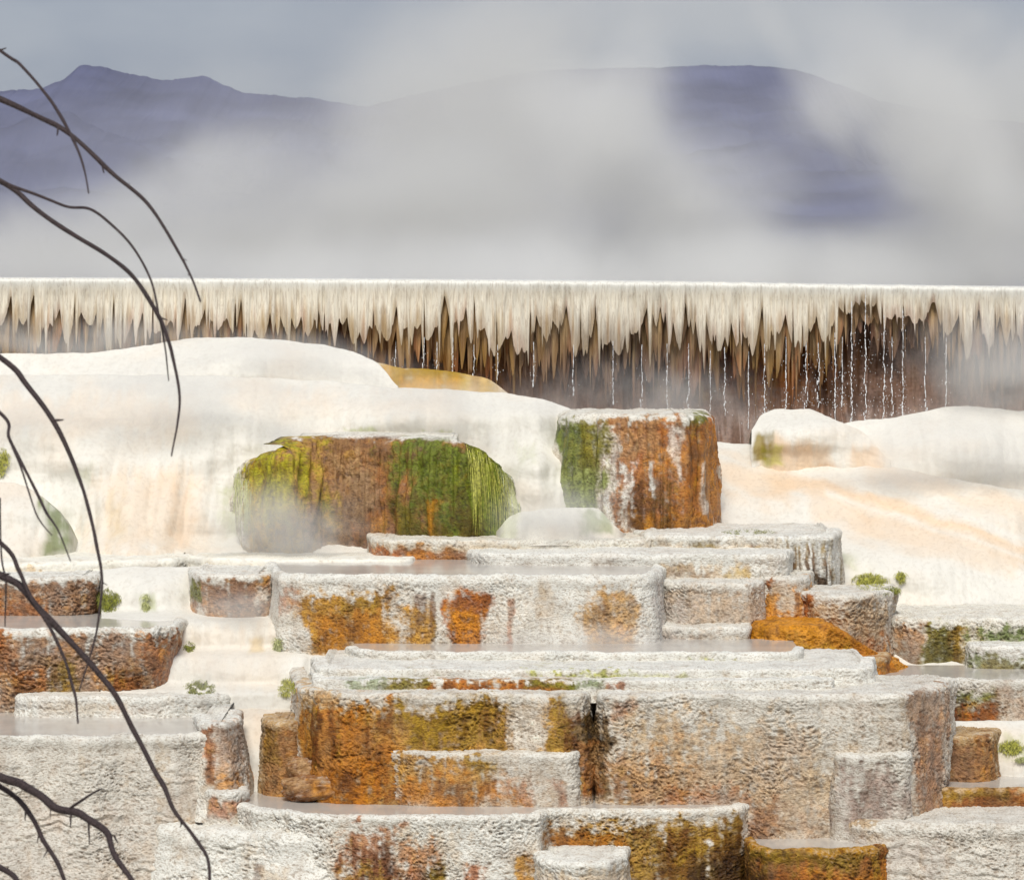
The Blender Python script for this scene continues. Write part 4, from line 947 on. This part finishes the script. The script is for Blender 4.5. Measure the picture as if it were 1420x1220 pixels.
drape(dome, (645, 614, 700, 745), M_ALGA2, 'moss_hair', 90, 3, (.2, .5))
drape(dome, (690, 622, 716, 745), M_ALGA3, 'moss_hair', 170, 5, (.2, .55))
drape(dome, (326, 640, 350, 745), M_ALGA3, 'moss_hair', 60, 9, (.2, .45))

# ------------------------------------------------------------------ bare tree at the left edge
def tube(pts, sides=8, seed=0, knob=.12):
    """pts: [(u, v, Y, width px)] -> verts, faces"""
    P = np.array([PT(u, v, Y) for u, v, Y, w in pts]); R = np.array([w * 0.43 * Y / F for u, v, Y, w in pts])
    n = len(P); t = np.arange(n); ts = np.linspace(0, n - 1, (n - 1) * 9 + 1)
    def cm(A):
        out = []
        for x in ts:
            i = min(int(x), n - 2); f = x - i
            p0, p1, p2, p3 = A[max(i - 1, 0)], A[i], A[i + 1], A[min(i + 2, n - 1)]
            out.append(.5 * (2 * p1 + (p2 - p0) * f + (2 * p0 - 5 * p1 + 4 * p2 - p3) * f * f + (3 * p1 - p0 - 3 * p2 + p3) * f ** 3))
        return np.array(out)
    C = cm(P); Rr = np.interp(ts, t, R) * (1 + knob * perlin(ts * 1.3 + seed, seed, 0) + knob * np.clip(perlin(ts * .8 + seed * 3, 1, 0) - .35, 0, 1) * 3)
    C = C + np.stack([perlin(ts * .9 + seed, 0, 0), perlin(ts * .9 + seed, 5, 0) * .5, perlin(ts * .9 + seed, 9, 0)], 1) * (Rr * .8)[:, None]
    T = np.gradient(C, axis=0); T /= np.linalg.norm(T, axis=1)[:, None] + 1e-9
    A = np.cross(T, [0, 1.0, 0.02]); A /= np.linalg.norm(A, axis=1)[:, None] + 1e-9; B = np.cross(T, A)
    a = np.linspace(0, 2 * math.pi, sides, endpoint=False)
    V = C[:, None, :] + Rr[:, None, None] * (A[:, None, :] * np.cos(a)[None, :, None] + B[:, None, :] * np.sin(a)[None, :, None])
    m = len(C); V = V.reshape(-1, 3); Fc = []
    for i in range(m - 1):
        for j in range(sides):
            Fc.append((i * sides + j, (i + 1) * sides + j, (i + 1) * sides + (j + 1) % sides, i * sides + (j + 1) % sides))
    c = len(V); V = np.concatenate([V, [C[-1] + T[-1] * Rr[-1] * 1.5]]);
    for j in range(0, sides, 2): Fc.append(((m - 1) * sides + j, c, (m - 1) * sides + (j + 2) % sides, (m - 1) * sides + (j + 1) % sides))
    return V, np.array(Fc)
TY = 11.0
tree = thing('bare_tree', 'dead dark tree reaching drooping leafless branches in from the left edge, nearest of all', 'tree', PT(-330, 2480, TY))
tl = tuple(tree.location)
def limb(name, pts, parent, seed, sides=8):
    V, Fc = tube(pts, sides, seed, .2 if name == 'branch' else .14)
    return new_obj(name, V, Fc, M_BARK, parent, None, loc=tl)
def br(pts, y0=TY, y1=TY - .6):
    n = len(pts); return [(u, v, lerp(y0, y1, i / (n - 1)), w) for i, (u, v, w) in enumerate(pts)]
limb('trunk', br([(-330, 2480, 190), (-315, 2000, 165), (-300, 1500, 140), (-310, 1000, 112), (-290, 600, 84), (-300, 250, 60), (-285, 0, 40), (-300, -250, 22), (-290, -420, 10)], TY, TY), tree, 1, 14)
b1 = limb('branch', br([(-290, 60, 20), (-150, 85, 14), (0, 138, 9.5), (60, 166, 8.5), (95, 183, 8), (145, 231, 7), (200, 279, 6), (240, 335, 5), (262, 378, 4), (278, 418, 3)]), tree, 2)
limb('twig', br([(80, 176, 4), (79, 188, 2)], TY - .3, TY - .32), b1, 3, 6); limb('twig', br([(142, 228, 4), (144, 240, 2)], TY - .35, TY - .36), b1, 4, 6)
b2 = limb('branch', br([(-290, -60, 14), (-120, -20, 9), (0, 70, 5.5), (30, 93, 5), (65, 131, 5), (88, 170, 6), (106, 203, 4.5), (117, 236, 3.5), (123, 268, 2.2)], TY, TY - .8), tree, 5)
limb('twig', br([(0, 70, 3), (8, 67, 2)], TY - .4, TY - .4), b2, 6, 6)
b3 = limb('branch', br([(-300, 170, 20), (-120, 190, 13), (0, 250, 9), (45, 287, 8), (105, 328, 7.5), (150, 354, 7), (190, 390, 7), (220, 440, 7), (238, 487, 5.5), (248, 540, 4.5), (246, 588, 3.6), (238, 632, 2.5)]), tree, 7)
limb('twig', br([(0, 250, 6), (40, 266, 5), (90, 286, 4.6), (126, 291, 4.6), (160, 316, 4.4), (190, 351, 4), (210, 392, 3.6), (221, 440, 3.4)], TY - .3, TY - .5), b3, 8)
limb('twig', br([(222, 445, 3), (230, 490, 2.6), (234, 528, 1.8)], TY - .5, TY - .3), b3, 9, 6); limb('twig', br([(220, 440, 3.5), (232, 444, 1.6)], TY - .5, TY - .5), b3, 10, 6)
b4 = limb('branch', br([(-300, 380, 22), (-130, 410, 14), (0, 495, 9.5), (35, 532, 9), (75, 584, 8.5), (100, 640, 7), (120, 692, 6), (131, 742, 5.5), (140, 790, 5), (139, 840, 4), (130, 892, 3.4), (110, 957, 2.4)]), tree, 11)
limb('twig', br([(75, 583, 5), (88, 582, 2)], TY - .4, TY - .42), b4, 12, 6)
b5 = limb('branch', br([(-300, 470, 14), (-120, 490, 9), (0, 572, 6), (12, 607, 5.5), (40, 660, 5), (62, 706, 5), (80, 735, 3), (98, 778, 2)], TY, TY - .9), tree, 13)
limb('twig', br([(11, 605, 4), (28, 645, 3.2), (50, 712, 2.6), (72, 742, 2)], TY - .7, TY - .8), b5, 14, 6)
limb('twig', br([(62, 705, 4), (64, 712, 2)], TY - .8, TY - .82), b5, 15, 6)
b6 = limb('branch', br([(-310, 720, 28), (-130, 740, 18), (0, 797, 12), (30, 816, 11.5), (60, 850, 11), (105, 897, 10.5), (150, 950, 9.5), (180, 1000, 8.5), (205, 1050, 8), (226, 1088, 8.5), (246, 1130, 6.5), (275, 1168, 6), (289, 1195, 5.5), (291, 1240, 5)]), tree, 16)
limb('twig', br([(250, 1134, 4), (251, 1142, 2)], TY - .5, TY - .5), b6, 17, 6)
limb('twig', br([(2, 797, 5), (14, 795, 2)], TY - .3, TY - .3), b6, 18, 6)
b7 = limb('branch', br([(-310, 640, 18), (-130, 660, 11), (0, 752, 7.5), (25, 790, 7), (45, 830, 6.5), (76, 882, 5.5), (95, 930, 5), (105, 970, 4.5), (108, 1002, 3)], TY, TY - .4), tree, 19)
limb('twig', br([(0, 690, 3), (2, 770, 3), (8, 810, 3), (7, 868, 2)], TY - .6, TY - .6), b7, 20, 6)
b8 = limb('branch', br([(-310, 1000, 34), (-130, 1020, 24), (0, 1076, 15), (40, 1092, 14), (75, 1117, 14), (112, 1131, 12.5), (146, 1152, 12), (158, 1182, 9.5), (186, 1226, 8.5), (215, 1290, 6)], TY, TY - .7), tree, 21)
limb('twig', br([(98, 1120, 5), (118, 1106, 4.5), (141, 1093, 3)], TY - .5, TY - .6), b8, 22, 6)
for i, (a, b_, c, d, w) in enumerate([(98, 1126, 98, 1146, 4), (123, 1140, 124, 1170, 4), (158, 1158, 163, 1168, 4), (70, 1116, 70, 1134, 2.4)]):
    limb('twig', br([(a, b_, w), ((a + c) / 2, (b_ + d) / 2, w * .8), (c, d, w * .4)], TY - .5, TY - .5), b8, 30 + i, 6)
b9 = limb('branch', br([(-310, 1010, 20), (-130, 1030, 14), (0, 1090, 9), (40, 1128, 8.5), (62, 1165, 8), (80, 1200, 7), (98, 1240, 6)], TY, TY - .3), tree, 40)
b10 = limb('branch', br([(-310, 1130, 24), (-130, 1150, 16), (0, 1203, 10), (30, 1226, 9), (60, 1270, 7)], TY, TY - .5), tree, 41)

rs = random.Random(5)
for q in [b1, b2, b3, b4, b5, b6, b7, b8, b9, b10]:
    me = q.data; nring = (len(me.vertices) - 1) // 8
    for j in range(rs.choice((2, 3, 4))):
        i = int(nring * rs.uniform(.42, .95))
        ring = [me.vertices[i * 8 + m].co for m in range(8)]
        nxt = [me.vertices[min(i + 1, nring - 1) * 8 + m].co for m in range(8)]
        c = sum(ring, Vector()) / 8 + Vector(tl); t_ = (sum(nxt, Vector()) / 8 + Vector(tl) - c).normalized(); rad = (ring[0] - (c - Vector(tl))).length
        side = Vector((t_.z, 0, -t_.x)) * rs.choice((-1, 1)); dv = (side * rs.uniform(.5, 1) + t_ * rs.uniform(.2, .9) + Vector((0, rs.uniform(-.4, .4), 0))).normalized()
        ln = rad * rs.choice((1.3, 1.6, 1.9, 4.5))
        def uvw(p, w): return (p.x * F / p.y + HU, (EYE - p.z) * F / p.y + HV, p.y, w)
        wd_ = rad * 2 * F / c.y
        limb('twig', [uvw(c, wd_ * .6), uvw(c + dv * ln * .5 + Vector((0, 0, rs.uniform(-.2, .2) * ln)), wd_ * .38), uvw(c + dv * ln, wd_ * .16)], q, 60 + j, 6)

# ------------------------------------------------------------------ ground, mountains
n = 60
gx = np.linspace(-3000, 3000, n); gy = np.linspace(-40, 2600, n)[:, None]
X = np.repeat(gx[None, :], n, 0); Y = gy + 0 * X
Z = -0.35 + 0 * X
struct(new_obj('ground', np.stack([X.ravel(), Y.ravel(), Z.ravel()], 1), grid_faces(n, n)[:, ::-1], M_GROUND))
def ridge(line, Y0, depth, seed, name):
    u = np.linspace(line[0][0], line[-1][0], 700); top = np.interp(u, [p[0] for p in line], [p[1] for p in line])
    top = np.convolve(np.pad(top, 3, 'edge'), np.ones(7) / 7, 'valid')
    top = top + perlin(u / 30 + seed, 0, 0) * 2.2 + perlin(u / 9 + seed, 2, 0) * 1.2 + perlin(u / 3.5, 4, seed) * .9
    rows = 90; t = np.linspace(0, 1, rows)[:, None]
    ht = WZ(top, Y0)[None, :]
    X = np.repeat(WX(u, Y0)[None, :], rows, 0); Y = Y0 - depth * t + 0 * X
    Z = lerp(ht, -1.0, t ** .85) + 0 * X
    Z = Z + (fbm(X / 45 + seed, Y / 60, 0 * X, 5) * 11 - np.abs(perlin(X / 50 + seed, Y / 160, 0 * X)) * 12) * sstep(0, .35, t) * (1 - t)
    Xb = X[0][None, :]; Yb = Y[0][None, :] + depth * .7; Zb = 0 * Xb - 1
    X = np.concatenate([Xb, X]); Y = np.concatenate([Yb, Y]); Z = np.concatenate([Zb, Z])
    return struct(new_obj(name, np.stack([X.ravel(), Y.ravel(), Z.ravel()], 1), grid_faces(rows + 1, len(u))[:, ::-1], M_HILL))
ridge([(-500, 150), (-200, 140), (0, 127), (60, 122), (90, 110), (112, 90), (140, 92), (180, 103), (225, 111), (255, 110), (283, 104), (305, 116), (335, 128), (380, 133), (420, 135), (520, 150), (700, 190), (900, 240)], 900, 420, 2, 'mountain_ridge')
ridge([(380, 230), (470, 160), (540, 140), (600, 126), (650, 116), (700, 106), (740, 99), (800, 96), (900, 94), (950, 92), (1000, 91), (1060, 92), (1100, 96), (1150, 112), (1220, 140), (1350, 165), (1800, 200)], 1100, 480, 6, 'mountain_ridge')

# ------------------------------------------------------------------ steam: real volumes of scattering vapour
def steam_mat(name, dens, nscale, seed, edge=1.0, cut=.0):
    m, nt, out = new_mat(name); N = nt.nodes
    vol = N.new('ShaderNodeVolumeScatter'); vol.inputs['Color'].default_value = (.95, .95, .94, 1)
    vol.inputs['Anisotropy'].default_value = 0.0
    ab = N.new('ShaderNodeVolumeAbsorption'); ab.inputs['Color'].default_value = (.955, .95, .93, 1)
    ad = N.new('ShaderNodeAddShader'); link(nt, vol.outputs[0], ad.inputs[0]); link(nt, ab.outputs[0], ad.inputs[1]); link(nt, ad.outputs[0], out.inputs['Volume'])
    tc = N.new('ShaderNodeTexCoord')
    ln = N.new('ShaderNodeVectorMath'); ln.operation = 'LENGTH'; link(nt, tc.outputs['Object'], ln.inputs[0])
    geo = N.new('ShaderNodeNewGeometry')
    no = N.new('ShaderNodeTexNoise'); no.noise_dimensions = '4D'; no.inputs['Scale'].default_value = nscale; no.inputs['Detail'].default_value = 4
    no.inputs['W'].default_value = seed * 3.17; no.inputs['Roughness'].default_value = .6; no.inputs['Distortion'].default_value = .5
    link(nt, geo.outputs['Position'], no.inputs['Vector'])
    # billows: the vapour thins towards the hull and breaks up in curls
    c = N.new('ShaderNodeMapRange'); c.inputs['From Min'].default_value = .5 - .16 * edge; c.inputs['From Max'].default_value = .5 + .2 * edge
    c.inputs['To Min'].default_value = -.55 * edge; c.inputs['To Max'].default_value = .75 * edge; c.clamp = False
    link(nt, no.outputs['Fac'], c.inputs['Value'])
    b = N.new('ShaderNodeMath'); b.operation = 'SUBTRACT'; b.inputs[0].default_value = .85; link(nt, ln.outputs['Value'], b.inputs[1])
    s_ = N.new('ShaderNodeMath'); s_.operation = 'ADD'; link(nt, b.outputs[0], s_.inputs[0]); link(nt, c.outputs[0], s_.inputs[1])
    w = N.new('ShaderNodeMapRange'); w.interpolation_type = 'SMOOTHSTEP'
    w.inputs['From Min'].default_value = -.35; w.inputs['From Max'].default_value = 1.0
    w.inputs['To Min'].default_value = 0; w.inputs['To Max'].default_value = dens
    link(nt, s_.outputs[0], w.inputs['Value'])
    # nothing may be left at the hull itself
    e = N.new('ShaderNodeMapRange'); e.interpolation_type = 'SMOOTHSTEP'; e.inputs['From Min'].default_value = 1.0; e.inputs['From Max'].default_value = .25
    e.inputs['To Min'].default_value = 0; e.inputs['To Max'].default_value = 1; link(nt, ln.outputs['Value'], e.inputs['Value'])
    mu = N.new('ShaderNodeMath'); mu.operation = 'MULTIPLY'; link(nt, w.outputs[0], mu.inputs[0]); link(nt, e.outputs[0], mu.inputs[1])
    link(nt, mu.outputs[0], vol.inputs['Density']); link(nt, mu.outputs[0], ab.inputs['Density'])
    m.cycles.homogeneous_volume = False
    return m
def puff(label, u, v, Y, ru, rv, ry, dens, nscale=.5, seed=1, edge=1.2, rot=0.0, name='steam_cloud'):
    nu, nv = 28, 15
    th = np.linspace(0, 2 * math.pi, nu)[None, :]; ph = np.linspace(0, math.pi, nv)[:, None]
    S = np.stack([(np.sin(ph) * np.cos(th)).ravel(), (np.sin(ph) * np.sin(th)).ravel(), (np.cos(ph) + 0 * th).ravel()], 1)
    o = new_obj(name, S, grid_faces(nv, nu)[:, ::-1], steam_mat(name, dens, nscale, seed, edge))
    bm_fix(o)
    o.location = PT(u, v, Y); o.scale = (ru * Y / F, ry, rv * Y / F); o.rotation_euler = (0, math.radians(rot), 0)
    o['label'] = label; o['category'] = 'steam'; o['group'] = 'drifting steam clouds'
    return o
import bmesh
def bm_fix(o):
    bm = bmesh.new(); bm.from_mesh(o.data); bmesh.ops.remove_doubles(bm, verts=bm.verts, dist=1e-5)
    bmesh.ops.recalc_face_normals(bm, faces=bm.faces); bm.to_mesh(o.data); bm.free()
STEAM = [
 # label, u, v, Y, ru, rv, ry, density, noise scale, seed, raggedness, lean
 ('low steam bank rising behind the left third of the rim', 130, 350, 44, 460, 130, 4.0, .80, .45, 1, 1.3, 0),
 ('thick steam bank behind the middle of the rim', 560, 320, 46, 480, 200, 4.5, .85, .40, 2, 1.3, 0),
 ('low steam bank in front of the mountain gap, right of the middle', 930, 390, 44, 400, 110, 4.0, .85, .45, 3, 1.2, 0),
 ('pale steam column climbing to the top right corner', 1390, 210, 47, 280, 330, 4.5, .55, .35, 4, 1.3, 0),
 ('tall grey steam column hiding the mountain between the left peaks and the dark gap', 690, 170, 50, 330, 250, 5.0, .58, .33, 5, 1.5, -20),
 ('thin wisp crossing the slopes below the two left peaks', 260, 250, 42, 260, 90, 2.5, .40, .6, 6, 1.7, -25),
 ('slanting steam drift on the left side of the dark mountain gap', 880, 250, 42, 300, 120, 2.6, .85, .55, 7, 1.5, 42),
 ('faint diagonal wisp across the dark mountain gap', 1120, 120, 43, 230, 40, 1.5, .40, .8, 8, 1.7, 58),
 ('low steam bank behind the right third of the rim', 1260, 380, 44, 330, 110, 4.0, .9, .45, 9, 1.2, 0),
 ('high thin steam veil along the top of the picture', 900, 10, 52, 700, 120, 4.0, .16, .4, 10, 1.5, 0),
 ('steam hiding the right end of the dripping rim', 1420, 500, 30.9, 220, 130, .55, 2.2, 1.4, 11, 1.2, 0),
 ('thin mauve mist at the foot of the rim above the tall block', 880, 560, 31.2, 260, 85, .35, 1.9, 1.6, 12, 1.2, 0),
 ('mist at the left foot of the rim', 60, 475, 31.25, 320, 55, .32, 2.6, 1.6, 13, 1.2, 0),
 ('mist rising over the left lower half of the dome', 400, 745, 28.0, 170, 105, .35, 3.4, 1.8, 14, 1.3, 0),
 ('mist where the white flow falls between the dome and the tall block', 770, 725, 27.95, 120, 80, .3, 3.0, 1.8, 15, 1.3, 0),
 ('mist along the foot of the long mid wall, right half', 820, 890, 26.15, 230, 40, .22, 3.6, 2.2, 16, 1.3, 0),
 ('mist along the foot of the short brown mauve wall', 330, 845, 26.6, 110, 40, .25, 2.5, 2.2, 17, 1.3, 0),
 ('mist over the right white mound', 1330, 630, 29.8, 280, 110, .4, 2.0, 1.2, 18, 1.2, 0),
 ('steam filling the mountain flank right of the dark gap', 1290, 190, 42, 300, 130, 3.0, .75, .5, 21, 1.5, 52),
 ('grey half-clear steam below the dark mountain gap', 990, 320, 43, 170, 90, 2.0, .5, .8, 22, 1.6, 20),
 ('faint distant haze lying in front of the whole mountain line', 650, 220, 300, 1500, 260, 70, .006, .02, 23, .5, 0),
 ('long low roll of steam hugging the back of the rim', 710, 380, 35.6, 1050, 100, 2.6, .5, .7, 24, 1.5, 0),
 ('soft mist lying on the white flow left of the dome', 220, 560, 29.3, 380, 95, .4, 1.7, 1.2, 25, 1.4, 0),
    ('thin broken mist lying over the dark mountain gap', 1000, 250, 41.5, 180, 110, 2.2, .34, .8, 26, 1.8, 20),
    ('pale wisps over the right shoulder of the dark mountain gap', 1150, 130, 41.0, 110, 120, 1.8, .3, .9, 28, 1.8, 30),
    ('steam shoulder just left of the dark mountain gap', 870, 150, 41, 90, 160, 2.0, .6, .8, 27, 1.6, 15),
    ('mist curling over the crest of the left white mound', 420, 495, 30.5, 260, 50, .35, 1.6, 1.3, 29, 1.4, 8),
    ('mist spilling over the crest of the broad white flow above the dome', 640, 565, 29.2, 240, 55, .35, 1.8, 1.3, 30, 1.4, 5),
    ('mist over the white cascade below the left brown blocks', 330, 930, 25.6, 150, 60, .2, 1.6, 2.0, 31, 1.4, 0),
]
for (lb, u_, v_, Y_, a_, b_, c_, dn, ns_, sd, ed, ro) in STEAM:
    puff(lb, u_, v_, Y_, a_, b_, c_, dn, ns_, sd, ed, ro)


# ------------------------------------------------------------------ light, sky, camera
AZ, EL = math.radians(187), math.radians(53)     # sun behind and to the left of the camera
wd = bpy.data.worlds.new('World'); SC.world = wd; wd.use_nodes = True
nt = wd.node_tree
for q in list(nt.nodes): nt.nodes.remove(q)
out = nt.nodes.new('ShaderNodeOutputWorld')
sky = nt.nodes.new('ShaderNodeTexSky'); sky.sky_type = 'NISHITA'; sky.sun_disc = False
sky.sun_elevation = EL; sky.sun_rotation = AZ
bg = nt.nodes.new('ShaderNodeBackground'); bg.inputs['Strength'].default_value = 0.06
link(nt, sky.outputs[0], bg.inputs['Color'])
tc = nt.nodes.new('ShaderNodeTexCoord'); mp = nt.nodes.new('ShaderNodeMapping'); mp.inputs['Scale'].default_value = (1, 1, 2.2)
link(nt, tc.outputs['Generated'], mp.inputs[0])
nz = nt.nodes.new('ShaderNodeTexNoise'); nz.inputs['Scale'].default_value = 9; nz.inputs['Detail'].default_value = 4; nz.inputs['Roughness'].default_value = .5
link(nt, mp.outputs[0], nz.inputs['Vector'])
cr = nt.nodes.new('ShaderNodeValToRGB'); cr.color_ramp.elements[0].position = .35; cr.color_ramp.elements[1].position = .68
cr.color_ramp.elements[0].color = (.25, .29, .40, 1); cr.color_ramp.elements[1].color = (.42, .45, .52, 1)
link(nt, nz.outputs['Fac'], cr.inputs[0])
bg2 = nt.nodes.new('ShaderNodeBackground'); bg2.inputs['Strength'].default_value = 1.0
link(nt, cr.outputs[0], bg2.inputs['Color'])
mx = nt.nodes.new('ShaderNodeMixShader'); mx.inputs[0].default_value = .8
link(nt, bg.outputs[0], mx.inputs[1]); link(nt, bg2.outputs[0], mx.inputs[2]); link(nt, mx.outputs[0], out.inputs['Surface'])

sun = bpy.data.lights.new('sun', 'SUN'); sun.energy = 3.15; sun.angle = math.radians(24); sun.color = (1, .965, .885)
so = bpy.data.objects.new('sun', sun); COL.objects.link(so)
from mathutils import Vector
d = Vector((math.sin(AZ) * math.cos(EL), math.cos(AZ) * math.cos(EL), math.sin(EL)))   # towards the sun
so.rotation_euler = d.to_track_quat('Z', 'Y').to_euler(); so.location = d * 50 + Vector((0, 20, 0))

cam = bpy.data.cameras.new('camera'); co = bpy.data.objects.new('camera', cam); COL.objects.link(co)
co.location = (0, 0, EYE); co.rotation_euler = (math.radians(90), 0, 0)
cam.sensor_fit = 'HORIZONTAL'; cam.sensor_width = 36; cam.lens = 36 * F / 1420.0
cam.shift_y = -(610 - HV) / 1420.0; cam.dof.use_dof = True; cam.dof.focus_distance = 26.0; cam.dof.aperture_fstop = 11.0; cam.clip_start = .1; cam.clip_end = 6000
SC.camera = co
SC.view_settings.view_transform = 'Standard'; SC.view_settings.look = 'None'; SC.view_settings.exposure = 0
SC.cycles.use_denoising = True
SC.cycles.volume_bounces = 2; SC.cycles.volume_step_rate = 2.0; SC.cycles.volume_max_steps = 64
SC.cycles.max_bounces = 6; SC.cycles.diffuse_bounces = 3; SC.cycles.glossy_bounces = 3
SC.cycles.sample_clamp_indirect = 6
